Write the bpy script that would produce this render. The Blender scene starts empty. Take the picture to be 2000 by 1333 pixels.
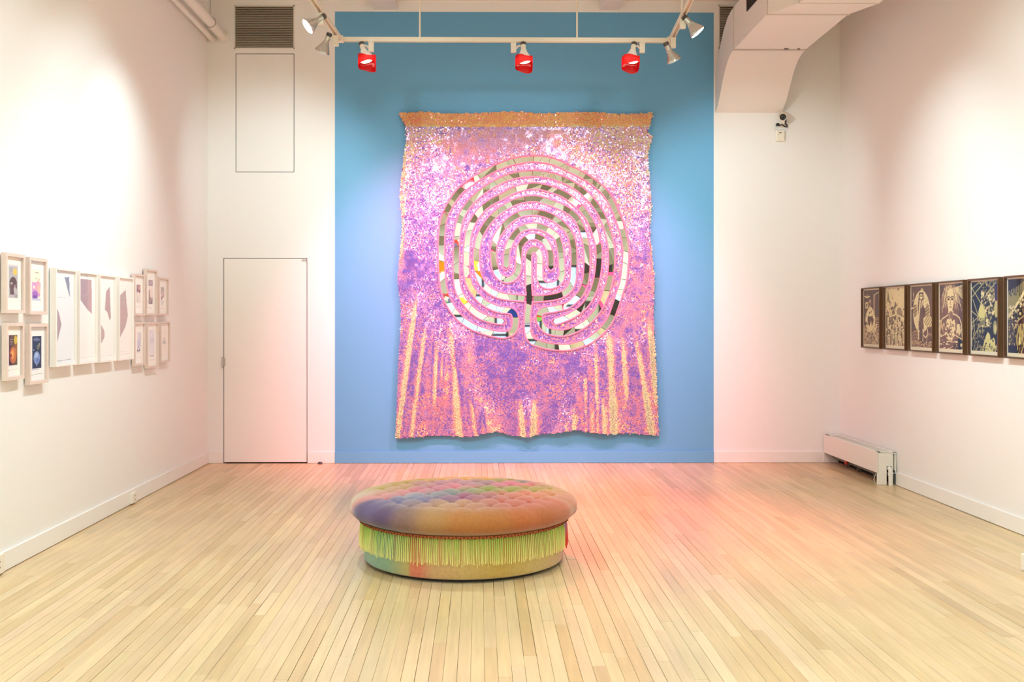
import bpy, bmesh, math, random
import numpy as np
from mathutils import Vector, Matrix, Quaternion
random.seed(7); rng = np.random.default_rng(11)
SC = bpy.context.scene; COL = SC.collection
PI = math.pi

# ------------------------------------------------------------------ camera (a view camera with a little shift)
D = 10.4                 # camera to the back wall
F = 1980.0               # focal length in pixels of the 2000 px frame
H = 1.47                 # eye height
TH = math.radians(0.6)   # turned a touch to the right
VPX, VPY = 936.0, 625.0
PPX = VPX + F*math.tan(TH)
cd = bpy.data.cameras.new('camera'); cam = bpy.data.objects.new('camera', cd); COL.objects.link(cam)
cd.sensor_width = 36.0; cd.sensor_fit = 'HORIZONTAL'; cd.lens = F*36.0/2000.0
cd.shift_x = (1000-PPX)/2000.0; cd.shift_y = -(666.5-VPY)/2000.0
cd.clip_start = .05; cd.clip_end = 100
cam.location = (0, 0, H); cam.rotation_euler = (PI/2, 0, -TH)
SC.camera = cam

def ray(px, py):
    a = (px-PPX)/F; b = (VPY-py)/F
    return (math.sin(TH)+a*math.cos(TH), math.cos(TH)-a*math.sin(TH), b)
def at_y(px, py, y):
    d = ray(px, py); t = y/d[1]; return Vector((d[0]*t, y, H+d[2]*t))
def at_x(px, py, x):
    d = ray(px, py); t = x/d[0]; return Vector((x, d[1]*t, H+d[2]*t))
def at_z(px, py, z):
    d = ray(px, py); t = (z-H)/d[2]; return Vector((d[0]*t, d[1]*t, z))
def at_depth(px, py, w):
    d = ray(px, py); return Vector((d[0]*w, d[1]*w, H+d[2]*w))

XL = at_y(405, 700, D).x; XR = at_y(1640, 700, D).x
YR = -3.6                # rear wall, behind the camera
ZC = 4.745               # ceiling

# ------------------------------------------------------------------ light and exposure
SC.view_settings.view_transform = 'Standard'; SC.view_settings.look = 'None'
SC.view_settings.exposure = 0.27; SC.view_settings.gamma = 1.0; SC.view_settings.use_curve_mapping = False
wd = bpy.data.worlds.new('world'); SC.world = wd; wd.use_nodes = True
wd.node_tree.nodes['Background'].inputs[0].default_value = (.62, .80, 1, 1)
wd.node_tree.nodes['Background'].inputs[1].default_value = 1.6
SC.cycles.max_bounces = 12; SC.cycles.diffuse_bounces = 6; SC.cycles.glossy_bounces = 5; SC.cycles.sample_clamp_indirect = 6.0

def spot(name, loc, target, energy, color, angle, blend=1.0, radius=.06, parent=None):
    l = bpy.data.lights.new(name, 'SPOT'); l.energy = energy; l.color = color
    l.spot_size = math.radians(angle); l.spot_blend = blend; l.shadow_soft_size = radius
    o = bpy.data.objects.new(name, l); COL.objects.link(o)
    o.location = loc; d = Vector(target)-Vector(loc)
    o.rotation_euler = d.to_track_quat('-Z', 'Y').to_euler()
    if parent is not None: o.parent = parent
    return o
WARM = (.90, .965, .99)
ZT = 3.79                # height of the lighting track
YT = 8.4                 # its cross bar
def arm_x(side, y):      # the two arms of the track run towards the camera
    return -1.152-(YT-y)*.048 if side < 0 else 1.587-(YT-y)*.055
E_WASH_L, E_WASH_R, E_FLOOR_FILL, E_ART, E_RED, E_REDW, E_REAR_FILL = 70, 84, 158, 130, 560, 500, 1250
C_WASH_L = C_WASH_R = C_FLOOR_FILL = C_ART = C_REAR_FILL = (.79, .965, .985); C_RED = (1, .03, .05); C_REDW = (1, .31, .47)
# wall washers and added floor fill spots on the part of the track above and in front of the frame
for y in (7.0, 5.9, 4.8, 3.6, 2.2):
    spot('spot_light', (arm_x(-1, y), y, ZT-.12), (XL, y+.25, 2.4), E_WASH_L*(1 if y > 6 else .6), C_WASH_L, 86, 1.0, .09)
for y in (6.6, 5.3, 4.0, 2.6):
    spot('spot_light', (arm_x(1, y), y, ZT-.12), (XR, y+.1, 2.2), E_WASH_R, C_WASH_R, 86, 1.0, .09)
for s, y in ((-1, 3.9), (1, 3.9), (-1, 6.3), (1, 6.3), (-1, 1.9), (1, 1.9)):
    spot('spot_light', (arm_x(s, y), y, ZT-.1), (s*2.2+.4, y+.5, 0), E_FLOOR_FILL, C_FLOOR_FILL, 118, 1.0)  # floor fill added to raise the ambient light by bounce
for s, y in ((-1, 5.5), (1, 5.5), (-1, 4.9), (1, 4.9)):
    spot('spot_light', (arm_x(s, y), y, ZT-.12), (.35*s+.3, D, 1.75), E_ART, C_ART, 54, 1.0, .09)
spot('spot_light', (0.2, -1.6, 4.3), (0.2, -1.8, 0), E_REAR_FILL, C_REAR_FILL, 165, 1.0, .2)  # added fill behind the camera, with no fixture of its own

# ------------------------------------------------------------------ materials
def lin(c):
    c = c/255.0
    return c/12.92 if c <= .04045 else ((c+.055)/1.055)**2.4
def col(r, g, b): return (lin(r), lin(g), lin(b), 1)
def newmat(name):
    m = bpy.data.materials.new(name); m.use_nodes = True
    nt = m.node_tree; return m, nt, nt.nodes['Principled BSDF']
def mat(name, c, rough=.6, metal=0.0, spec=.5, bump=0.0, scale=40.0, coat=0.0, var=0.0):
    m, nt, p = newmat(name)
    p.inputs['Base Color'].default_value = c; p.inputs['Roughness'].default_value = rough
    p.inputs['Metallic'].default_value = metal; p.inputs['Specular IOR Level'].default_value = spec
    p.inputs['Coat Weight'].default_value = coat
    if bump or var:
        tc = nt.nodes.new('ShaderNodeTexCoord'); n = nt.nodes.new('ShaderNodeTexNoise')
        n.inputs['Scale'].default_value = scale; n.inputs['Detail'].default_value = 3
        nt.links.new(tc.outputs['Object'], n.inputs['Vector'])
        if bump:
            b = nt.nodes.new('ShaderNodeBump'); b.inputs['Strength'].default_value = bump; b.inputs['Distance'].default_value = .004
            nt.links.new(n.outputs['Fac'], b.inputs['Height']); nt.links.new(b.outputs['Normal'], p.inputs['Normal'])
        if var:
            mx = nt.nodes.new('ShaderNodeMix'); mx.data_type = 'RGBA'
            mx.inputs[6].default_value = tuple(v*(1-var) for v in c[:3])+(1,)
            mx.inputs[7].default_value = tuple(min(1, v*(1+var)) for v in c[:3])+(1,)
            nt.links.new(n.outputs['Fac'], mx.inputs[0]); nt.links.new(mx.outputs[2], p.inputs['Base Color'])
    return m
def attr_mat(name, rough=.7, spec=.3, sheen=0.0, bump=0.0, scale=60.0, mul=0.0, coat=0.0):
    m, nt, p = newmat(name)
    a = nt.nodes.new('ShaderNodeAttribute'); a.attribute_name = 'paint'
    p.inputs['Roughness'].default_value = rough; p.inputs['Specular IOR Level'].default_value = spec
    p.inputs['Sheen Weight'].default_value = sheen; p.inputs['Coat Weight'].default_value = coat
    src = a.outputs['Color']
    tc = nt.nodes.new('ShaderNodeTexCoord'); n = nt.nodes.new('ShaderNodeTexNoise')
    n.inputs['Scale'].default_value = scale; n.inputs['Detail'].default_value = 4
    nt.links.new(tc.outputs['Object'], n.inputs['Vector'])
    if mul:
        mr = nt.nodes.new('ShaderNodeMapRange'); mr.inputs[3].default_value = 1-mul; mr.inputs[4].default_value = 1+mul
        mx = nt.nodes.new('ShaderNodeMix'); mx.data_type = 'RGBA'; mx.blend_type = 'MULTIPLY'; mx.inputs[0].default_value = 1
        nt.links.new(n.outputs['Fac'], mr.inputs[0]); nt.links.new(src, mx.inputs[6]); nt.links.new(mr.outputs[0], mx.inputs[7])
        src = mx.outputs[2]
    nt.links.new(src, p.inputs['Base Color'])
    if bump:
        b = nt.nodes.new('ShaderNodeBump'); b.inputs['Strength'].default_value = bump; b.inputs['Distance'].default_value = .003
        nt.links.new(n.outputs['Fac'], b.inputs['Height']); nt.links.new(b.outputs['Normal'], p.inputs['Normal'])
    return m
def emit_mat(name, c, s):
    m, nt, p = newmat(name)
    p.inputs['Base Color'].default_value = (0.8, .8, .8, 1)
    p.inputs['Emission Color'].default_value = c; p.inputs['Emission Strength'].default_value = s
    return m

M_WALL = mat('white_wall_paint', col(236, 235, 232), .62, bump=.12, scale=120)
M_BLUE = mat('blue_wall_paint', col(99, 165, 207), .5, bump=.12, scale=120)
M_CEIL = mat('ceiling_paint', col(234, 231, 225), .75, bump=.1, scale=90)
M_TRIM = mat('trim_paint', col(238, 236, 231), .4, bump=.05, scale=60)
M_TRIMB = mat('blue_trim_paint', col(103, 168, 209), .38)
M_DUCT = mat('duct_paint', col(230, 226, 219), .6, bump=.12, scale=30)
M_SEAM = mat('seam_dark', col(110, 100, 90), .8)
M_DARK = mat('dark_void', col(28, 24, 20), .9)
M_METALW = mat('white_enamel', col(232, 228, 218), .35, bump=.03)
M_TRACK = mat('cream_track_paint', col(226, 218, 200), .4)
M_STEEL = mat('brushed_steel', col(190, 188, 184), .32, metal=.9, bump=.04, scale=200)
M_KNOB = mat('dark_knob', col(70, 66, 62), .45)
M_BULB = mat('silvered_bulb', col(196, 194, 190), .24, metal=.85, var=.12, scale=30)
M_BULBW = mat('white_bulb', col(238, 234, 226), .35)
M_LIT = emit_mat('lit_lens', (1, .96, .9, 1), 14)
M_LITR = emit_mat('lit_lens_warm', (1, .80, .62, 1), 3.2)
M_DIM = mat('lens_glass', col(220, 222, 224), .12, coat=.6)
M_OFFW = mat('offwhite_plastic', col(236, 230, 214), .4)
M_BLACK = mat('black_plastic', col(24, 22, 22), .35)
M_BEIGE = mat('pale_ash_wood', col(222, 201, 190), .5, var=.07, scale=25)
M_WHITEF = mat('white_frame_lacquer', col(240, 233, 227), .4)
M_WALNUT = mat('dark_walnut_wood', col(88, 58, 26), .42, var=.22, scale=18)
M_MAT = mat('mount_board', col(246, 241, 234), .8)
M_CREAM = mat('cream_paper', col(232, 222, 190), .8)
M_PRINT = attr_mat('printed_ink', .7, .2)
M_RED = mat('red_valve', col(190, 50, 30), .5)
M_GREYP = mat('grey_pipe', col(120, 112, 104), .5)
M_TRIMPINK = mat('pink_felt_cord', col(240, 128, 156), .8, bump=.2, scale=180, var=.08)
M_FABRIC = mat('pink_backing_cloth', col(170, 84, 124), .8)
# clear glazing
def glass_mat(name, tint=(1, 1, 1, 1), refl=.06):
    m = bpy.data.materials.new(name); m.use_nodes = True; nt = m.node_tree; nt.nodes.clear()
    o = nt.nodes.new('ShaderNodeOutputMaterial'); t = nt.nodes.new('ShaderNodeBsdfTransparent'); g = nt.nodes.new('ShaderNodeBsdfGlossy')
    t.inputs[0].default_value = tint; g.inputs['Roughness'].default_value = .02
    mx = nt.nodes.new('ShaderNodeMixShader'); mx.inputs[0].default_value = refl
    nt.links.new(t.outputs[0], mx.inputs[1]); nt.links.new(g.outputs[0], mx.inputs[2]); nt.links.new(mx.outputs[0], o.inputs[0])
    return m
M_GLASS = glass_mat('picture_glass')
def gel_mat():
    m = bpy.data.materials.new('red_gel'); m.use_nodes = True; nt = m.node_tree; nt.nodes.clear()
    o = nt.nodes.new('ShaderNodeOutputMaterial'); t = nt.nodes.new('ShaderNodeBsdfTransparent'); t.inputs[0].default_value = (1, .10, .12, 1)
    tl = nt.nodes.new('ShaderNodeBsdfTranslucent'); tl.inputs[0].default_value = (1, .10, .12, 1)
    g = nt.nodes.new('ShaderNodeBsdfGlossy'); g.inputs['Roughness'].default_value = .1
    mx = nt.nodes.new('ShaderNodeMixShader'); mx.inputs[0].default_value = .45
    m2 = nt.nodes.new('ShaderNodeMixShader'); m2.inputs[0].default_value = .06
    nt.links.new(t.outputs[0], mx.inputs[1]); nt.links.new(tl.outputs[0], mx.inputs[2])
    nt.links.new(mx.outputs[0], m2.inputs[1]); nt.links.new(g.outputs[0], m2.inputs[2]); nt.links.new(m2.outputs[0], o.inputs[0])
    return m
M_GEL = gel_mat()
def mirror_mat():
    m, nt, p = newmat('silver_mirror')
    p.inputs['Base Color'].default_value = (.86, .86, .83, 1); p.inputs['Metallic'].default_value = 1; p.inputs['Roughness'].default_value = .02
    return m
M_MIRROR = mirror_mat()
M_MEDGE = mat('mirror_cut_edge', col(120, 128, 120), .4)
def wood_mat():
    m, nt, p = newmat('maple_strip')
    a = nt.nodes.new('ShaderNodeAttribute'); a.attribute_name = 'paint'
    geo = nt.nodes.new('ShaderNodeNewGeometry'); mp = nt.nodes.new('ShaderNodeMapping'); mp.inputs['Scale'].default_value = (38, 2.2, 4)
    n1 = nt.nodes.new('ShaderNodeTexNoise'); n1.inputs['Scale'].default_value = 1.0; n1.inputs['Detail'].default_value = 6; n1.inputs['Distortion'].default_value = .6
    n2 = nt.nodes.new('ShaderNodeTexNoise'); n2.inputs['Scale'].default_value = 1.1; n2.inputs['Detail'].default_value = 5
    mr = nt.nodes.new('ShaderNodeMapRange'); mr.inputs[1].default_value = .3; mr.inputs[2].default_value = .7; mr.inputs[3].default_value = .90; mr.inputs[4].default_value = 1.07
    mr2 = nt.nodes.new('ShaderNodeMapRange'); mr2.inputs[1].default_value = .3; mr2.inputs[2].default_value = .7; mr2.inputs[3].default_value = .9; mr2.inputs[4].default_value = 1.06
    mm = nt.nodes.new('ShaderNodeMath'); mm.operation = 'MULTIPLY'
    mx = nt.nodes.new('ShaderNodeMix'); mx.data_type = 'RGBA'; mx.blend_type = 'MULTIPLY'; mx.inputs[0].default_value = 1
    L = nt.links.new
    L(geo.outputs['Position'], mp.inputs['Vector']); L(mp.outputs[0], n1.inputs['Vector']); L(geo.outputs['Position'], n2.inputs['Vector'])
    L(n1.outputs['Fac'], mr.inputs[0]); L(n2.outputs['Fac'], mr2.inputs[0]); L(mr.outputs[0], mm.inputs[0]); L(mr2.outputs[0], mm.inputs[1])
    L(a.outputs['Color'], mx.inputs[6]); L(mm.outputs[0], mx.inputs[7]); L(mx.outputs[2], p.inputs['Base Color'])
    rr = nt.nodes.new('ShaderNodeMapRange'); rr.inputs[3].default_value = .24; rr.inputs[4].default_value = .42
    L(n2.outputs['Fac'], rr.inputs[0]); L(rr.outputs[0], p.inputs['Roughness'])
    p.inputs['Specular IOR Level'].default_value = .5
    b = nt.nodes.new('ShaderNodeBump'); b.inputs['Strength'].default_value = .08; b.inputs['Distance'].default_value = .002
    L(n1.outputs['Fac'], b.inputs['Height']); L(b.outputs['Normal'], p.inputs['Normal'])
    return m
M_WOOD = wood_mat()
def sequin_mat(name, stops):
    m, nt, p = newmat(name)
    lw = nt.nodes.new('ShaderNodeLayerWeight'); lw.inputs[0].default_value = .5
    pw = nt.nodes.new('ShaderNodeMath'); pw.operation = 'POWER'; pw.inputs[1].default_value = .5
    rp = nt.nodes.new('ShaderNodeValToRGB'); cr = rp.color_ramp
    cr.elements[0].position = stops[0][0]; cr.elements[0].color = stops[0][1]
    cr.elements[1].position = stops[-1][0]; cr.elements[1].color = stops[-1][1]
    for s, c in stops[1:-1]:
        e = cr.elements.new(s); e.color = c
    L = nt.links.new
    L(lw.outputs['Facing'], pw.inputs[0]); L(pw.outputs[0], rp.inputs[0])
    L(rp.outputs[0], p.inputs['Base Color'])
    p.inputs['Metallic'].default_value = .25; p.inputs['Roughness'].default_value = .26
    p.inputs['Coat Weight'].default_value = .62; p.inputs['Coat Roughness'].default_value = .12
    return m
K = .01234
SEQ_STOPS = [(0, col(84, 74, 170)), (3.6*K, col(118, 100, 186)), (6.8*K, col(166, 132, 188)), (10*K, col(198, 150, 180)), (13*K, col(206, 148, 160)),
         (15.5*K, col(222, 168, 150)), (18*K, col(236, 226, 172)), (24*K, col(228, 240, 184)), (45*K, col(206, 224, 178))]
M_SEQ = sequin_mat('iridescent_sequin', SEQ_STOPS)
M_SEQH = sequin_mat('gold_hem_sequin', [(0, col(206, 118, 120)), (9*K, col(220, 134, 104)), (14*K, col(230, 158, 96)), (20*K, col(240, 190, 116)), (30*K, col(246, 224, 160))])

# ------------------------------------------------------------------ mesh helpers
class MB:
    def __init__(s): s.v = []; s.f = []; s.m = []; s.c = None
    def add(s, vs, fs, mi=0):
        o = len(s.v); s.v += [tuple(v) for v in vs]; s.f += [tuple(i+o for i in f) for f in fs]; s.m += [mi]*len(fs)
    def box(s, a, b, mi=0):
        x0, x1 = sorted((a[0], b[0])); y0, y1 = sorted((a[1], b[1])); z0, z1 = sorted((a[2], b[2]))
        s.add([(x0,y0,z0),(x1,y0,z0),(x1,y1,z0),(x0,y1,z0),(x0,y0,z1),(x1,y0,z1),(x1,y1,z1),(x0,y1,z1)],
              [(3,2,1,0),(4,5,6,7),(0,1,5,4),(1,2,6,5),(2,3,7,6),(3,0,4,7)], mi)
    def lathe(s, origin, axis, prof, n=24, mi=0, cap0=True, cap1=True):
        ax = Vector(axis).normalized(); q = Vector((0,0,1)).rotation_difference(ax); o = Vector(origin)
        vs = []
        for r, h in prof:
            for k in range(n):
                t = 2*PI*k/n; vs.append(o+q @ Vector((r*math.cos(t), r*math.sin(t), h)))
        fs = []
        for i in range(len(prof)-1):
            for k in range(n):
                k2 = (k+1) % n; fs.append((i*n+k, i*n+k2, (i+1)*n+k2, (i+1)*n+k))
        if cap0: fs.append(tuple(reversed(range(n))))
        if cap1: fs.append(tuple(range((len(prof)-1)*n, len(prof)*n)))
        s.add(vs, fs, mi)
    def rod(s, a, b, r, n=12, mi=0, r2=None):
        a = Vector(a); b = Vector(b); s.lathe(a, b-a, [(r, 0), (r if r2 is None else r2, (b-a).length)], n, mi)
    def tube(s, pts, r, n=8, mi=0, closed=False):
        pts = [Vector(p) for p in pts]; vs = []; N = len(pts); up = None
        for i, p in enumerate(pts):
            if closed: t = pts[(i+1) % N]-pts[i-1]
            else: t = pts[min(i+1, N-1)]-pts[max(i-1, 0)]
            t.normalize()
            if up is None: up = t.orthogonal().normalized()
            up = (up-t*up.dot(t)); up.normalize(); w = t.cross(up)
            for k in range(n):
                a = 2*PI*k/n; vs.append(p+(up*math.cos(a)+w*math.sin(a))*r)
        fs = []
        for i in range(N if closed else N-1):
            j = (i+1) % N
            for k in range(n):
                k2 = (k+1) % n; fs.append((i*n+k, i*n+k2, j*n+k2, j*n+k))
        if not closed:
            fs.append(tuple(reversed(range(n)))); fs.append(tuple(range((N-1)*n, N*n)))
        s.add(vs, fs, mi)
    def prism(s, poly, y0, y1, plane='xz', mi=0):
        n = len(poly)
        def mk(p, y): return {'xz': (p[0], y, p[1]), 'yz': (y, p[0], p[1]), 'xy': (p[0], p[1], y)}[plane]
        s.add([mk(p, y0) for p in poly]+[mk(p, y1) for p in poly],
              [tuple(range(n)), tuple(reversed(range(n, 2*n)))]+[(i, i+n, (i+1) % n+n, (i+1) % n) for i in range(n)], mi)
    def build(s, name, mats, parent=None, smooth=False, bevel=0.0, loc=None):
        me = bpy.data.meshes.new(name)
        v = s.v
        if loc is not None:
            l = Vector(loc); v = [tuple(Vector(p)-l) for p in s.v]
        me.from_pydata(v, [], s.f); me.update()
        bm = bmesh.new(); bm.from_mesh(me); bmesh.ops.recalc_face_normals(bm, faces=bm.faces); bm.to_mesh(me); bm.free()
        mats = mats if isinstance(mats, (list, tuple)) else [mats]
        for m in mats: me.materials.append(m)
        if len(mats) > 1: me.polygons.foreach_set('material_index', s.m)
        if smooth: 
            me.polygons.foreach_set('use_smooth', [True]*len(me.polygons)); me.set_sharp_from_angle(angle=math.radians(38))
        o = bpy.data.objects.new(name, me); COL.objects.link(o)
        if loc is not None: o.location = loc
        if parent is not None: attach(o, parent)
        if bevel:
            b = o.modifiers.new('bevel', 'BEVEL'); b.width = bevel; b.segments = 2; b.limit_method = 'ANGLE'
        return o
def attach(o, parent):
    pm = Matrix.Identity(4); q = parent
    chain = []
    while q is not None: chain.append(q); q = q.parent
    for q in reversed(chain): pm = pm @ Matrix.LocRotScale(q.location, q.rotation_euler, q.scale)
    o.parent = parent; o.matrix_parent_inverse = pm.inverted()
def np_mesh(name, V, Fc, mats, parent=None, smooth=False, colors=None):
    """V (n,3), Fc (m,k) arrays"""
    me = bpy.data.meshes.new(name); V = np.asarray(V, np.float32); Fc = np.asarray(Fc, np.int32)
    m, k = Fc.shape
    me.vertices.add(len(V)); me.vertices.foreach_set('co', V.ravel())
    me.loops.add(m*k); me.loops.foreach_set('vertex_index', Fc.ravel())
    me.polygons.add(m); me.polygons.foreach_set('loop_start', np.arange(0, m*k, k, dtype=np.int32))
    me.update(calc_edges=True); me.validate()
    for mm in (mats if isinstance(mats, (list, tuple)) else [mats]): me.materials.append(mm)
    me.polygons.foreach_set('use_smooth', np.full(m, bool(smooth)))
    if colors is not None:
        dom, arr = colors
        a = me.color_attributes.new('paint', 'FLOAT_COLOR', dom); a.data.foreach_set('color', np.asarray(arr, np.float32).ravel())
    o = bpy.data.objects.new(name, me); COL.objects.link(o)
    if parent is not None: attach(o, parent)
    return o
def tag(o, label, cat, group=None):
    o['label'] = label; o['category'] = cat
    if group: o['group'] = group
    return o
def struct(o): o['kind'] = 'structure'; return o
def empty(name, loc, rot=(0,0,0)):
    e = bpy.data.objects.new(name, None); COL.objects.link(e); e.location = loc; e.rotation_euler = rot; e.empty_display_size = .1
    return e

# ------------------------------------------------------------------ room shell
def wall_with_holes(name, xs, zs, hole, mi_of, mats):
    """back wall: cells between the cuts; hole cells get reveals 0.12 deep and a dark skin behind"""
    b = MB(); y0, y1 = D, D+.12
    for i in range(len(xs)-1):
        for j in range(len(zs)-1):
            xc, zc = (xs[i]+xs[i+1])/2, (zs[j]+zs[j+1])/2
            if hole(xc, zc): continue
            b.box((xs[i], y0, zs[j]), (xs[i+1], y1, zs[j+1]), mi_of(xc, zc))
    b.box((xs[0], y1, zs[0]), (xs[-1], y1+.05, zs[-1]), 2)
    return struct(b.build(name, mats))
bx0, bz1 = at_y(654, 22, D).x, at_y(1000, 23.5, D).z
bx1 = at_y(1394, 22, D).x
dx0, dx1, dz1 = at_y(437.5, 505, D).x, at_y(599, 505, D).x, at_y(500, 505.5, D).z
hx0, hx1 = at_y(461.5, 200, D).x, at_y(573.5, 200, D).x
hz0, hz1 = at_y(500, 335.5, D).z, at_y(500, 106, D).z
G = .0065
xs = sorted([XL-.2, dx0-G, dx1+G, hx0-G, hx1+G, bx0, bx1, XR+.2]); zs = sorted([-.05, dz1+G, hz0-G, hz1+G, bz1, ZC+.2])
wall_with_holes('wall_back', xs, zs,
    lambda x, z: (dx0-G < x < dx1+G and z < dz1+G) or (hx0-G < x < hx1+G and hz0-G < z < hz1+G),
    lambda x, z: 1 if (bx0 < x < bx1 and z < bz1) else 0, [M_WALL, M_BLUE, M_DARK])
b = MB(); b.box((XL-.2, YR-.2, -.05), (XL, D, ZC+.2)); struct(b.build('wall_left', M_WALL))
b = MB(); b.box((XR, YR-.2, -.05), (XR+.2, D, ZC+.2)); struct(b.build('wall_right', M_WALL))
b = MB(); b.box((XL-.2, YR-.2, ZC), (XR+.2, D+.17, ZC+.2)); ceil = struct(b.build('ceiling', M_CEIL))
for pa, pb in ((731, 777), (1171, 1209)):
    b = MB(); b.box((at_y(pa, 20, D).x, YR, at_y(1000, 20, D).z), (at_y(pb, 20, D).x, D, ZC+.02)); b.build('beam', M_CEIL, ceil)
# rear wall behind the camera; window and door added for the shards to reflect
wx0, wx1, wz0, wz1 = -.55, 1.55, .12, 2.5
b = MB()
b.box((XL-.2, YR-.2, -.05), (wx0, YR, ZC+.2)); b.box((wx1, YR-.2, -.05), (XR+.2, YR, ZC+.2))
b.box((wx0, YR-.2, wz1), (wx1, YR, ZC+.2)); b.box((wx0, YR-.2, -.05), (wx1, YR, wz0)); struct(b.build('wall_rear', mat('grey_wall_paint', col(172, 168, 152), .7)))
b = MB(); b.box((1.95, YR, .02), (2.95, YR+.04, 2.3)); d3 = struct(b.build('added_door', mat('dark_door_paint', col(44, 38, 36), .5)))  # dark panel added for darker reflections in the shards
b = MB(); b.rod((2.05, YR+.04, 1.0), (2.05, YR+.09, 1.0), .012); b.rod((2.05, YR+.085, 1.0), (2.18, YR+.085, 1.0), .01); b.build('handle', M_STEEL, d3, smooth=True)
b = MB(); t = .06
for x in (wx0, (wx0+wx1)/2-t/2, wx1-t): b.box((x, YR-.14, wz0), (x+t, YR-.06, wz1))
for z in (wz0, 1.75, wz1-t): b.box((wx0, YR-.14, z), (wx1, YR-.06, z+t))
win = struct(b.build('added_window', M_BLACK))
b = MB(); b.box((wx0, YR-.11, wz0), (wx1, YR-.10, wz1)); b.build('pane', glass_mat('window_glass', (.96, .98, 1, 1), .08), win)

# ---- floor: a dark slab with individual maple strips on it
b = MB(); b.box((XL-.2, YR-.2, -.10), (XR+.2, D+.12, -.019)); floor = struct(b.build('floor', mat('subfloor', col(70, 48, 26), .9)))
PW = .0572
tones = [col(212, 185, 142), col(215, 188, 146), col(209, 181, 136), col(217, 191, 150), col(203, 174, 127), col(213, 186, 143), col(210, 183, 140)]
planks = []
x = XL
while x < XR-.001:
    x2 = min(x+PW, XR); y = YR-random.random()*.9
    while y < D:
        ln = random.choice((.45, .6, .8, 1.0, 1.3, 1.6, 2.0, 2.4))*random.uniform(.85, 1.15)
        y2 = min(y+ln, D)
        if D-y2 < .15: y2 = D
        if y2 > YR: planks.append((x, x2, max(y, YR), y2))
        y = y2
    x = x2
def plank_geo(p):
    x0, x1, y0, y1 = p
    g = random.choice((.0002, .0004, .0006, .0009, .0014)); ge = random.choice((.0005, .0009))
    dz = random.uniform(-.0005, .0005); z0, z1 = -.019, dz
    c = .0006
    a, d = x0+g, x1-g; e, f = y0+ge, y1-ge
    V = [(a,e,z0),(d,e,z0),(d,f,z0),(a,f,z0),(a,e,z1-c),(d,e,z1-c),(d,f,z1-c),(a,f,z1-c),(a+c,e+c,z1),(d-c,e+c,z1),(d-c,f-c,z1),(a+c,f-c,z1)]
    Fc = [(0,1,5,4),(1,2,6,5),(2,3,7,6),(3,0,4,7),(4,5,9,8),(5,6,10,9),(6,7,11,10),(7,4,8,11),(8,9,10,11)]
    t = random.choice(tones); k = random.gauss(1, .025)
    if random.random() < .05: k *= .88
    return V, Fc, (t[0]*k, t[1]*k*random.gauss(1, .012), t[2]*k*random.gauss(1, .02), 1)
def score(p):
    x0, x1, y0, y1 = p; ya = max(y0, 4.12)
    if y1 <= ya: return 0
    ym = (ya+y1)/2; xm = (x0+x1)/2
    if not (-.505*ya-.05 < xm*1 and abs(xm+.0) < .56*y1): return 0
    px = PPX+F*(xm/ym-math.tan(TH))
    if px < -10 or px > 2010: return 0
    return (x1-x0)*(y1-ya)/ym**3
planks.sort(key=score, reverse=True)
for p in planks[:296]:
    V, Fc, c = plank_geo(p)
    np_mesh('plank', V, Fc, M_WOOD, floor, colors=('POINT', [c]*len(V)))
VV, FF, CC = [], [], []
for p in planks[296:]:
    V, Fc, c = plank_geo(p); o = len(VV); VV += V; FF += [tuple(i+o for i in f) for f in Fc]; CC += [c]*len(V)
far = np_mesh('floor_strips', VV, FF, M_WOOD, floor, colors=('POINT', CC)); far['kind'] = 'stuff'

# ---- baseboards
BH, BT = .118, .016
def base(name, segs, mats):
    b = MB()
    for a, c, mi in segs:
        b.box(a, c, mi)
    return struct(b.build(name, mats, bevel=.003))
base('baseboard_back', [((XL, D-BT, .002), (dx0-.012, D, BH), 0), ((dx1+.012, D-BT, .002), (bx0, D, BH), 0), ((bx0, D-BT, .002), (bx1, D, BH), 1), ((bx1, D-BT, .002), (XR, D, BH), 0)], [M_TRIM, M_TRIMB])
base('baseboard_left', [((XL, YR, .004), (XL+BT, D-BT, BH), 0)], M_TRIM)
HY0 = at_z(1716, 948, 0).y   # near end of the heater
base('baseboard_right', [((XR-BT, YR, .004), (XR, HY0-.02, BH), 0)], M_TRIM)

# ---- door and access hatch
b = MB(); b.box((dx0, D+.001, .012), (dx1, D+.045, dz1)); door = struct(b.build('door_1', M_TRIM))
def gap_shade(x0, x1, z0, z1, par, bottom):  # dark strips that paint shade into the gap lines
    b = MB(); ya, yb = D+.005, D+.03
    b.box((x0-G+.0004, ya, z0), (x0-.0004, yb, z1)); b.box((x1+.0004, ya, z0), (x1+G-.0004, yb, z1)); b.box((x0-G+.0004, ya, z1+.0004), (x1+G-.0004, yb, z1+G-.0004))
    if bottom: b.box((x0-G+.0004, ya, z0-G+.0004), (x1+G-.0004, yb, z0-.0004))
    b.build('gap_shade', M_DARK, par)
gap_shade(dx0, dx1, .012, dz1, door, False)
b = MB(); hz = at_y(437, 709, D).z
b.box((dx0-.012, D-.012, hz-.03), (dx0+.014, D, hz+.05)); b.rod((dx0-.012, D-.012, hz-.055), (dx0-.012, D-.012, hz+.06), .007); b.build('latch', M_STEEL, door, smooth=True)
b = MB(); b.box((dx1-.05, D-.01, dz1-.022), (dx1-.004, D, dz1-.004)); b.rod((dx1+.003, D-.006, dz1-.04), (dx1+.003, D-.006, dz1-.002), .006); b.build('hinge', M_STEEL, door, smooth=True)
b = MB(); b.box((hx0, D+.001, hz0), (hx1, D+.03, hz1)); hatch = struct(b.build('door_2', M_WALL))
gap_shade(hx0, hx1, hz0, hz1, hatch, True)
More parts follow.
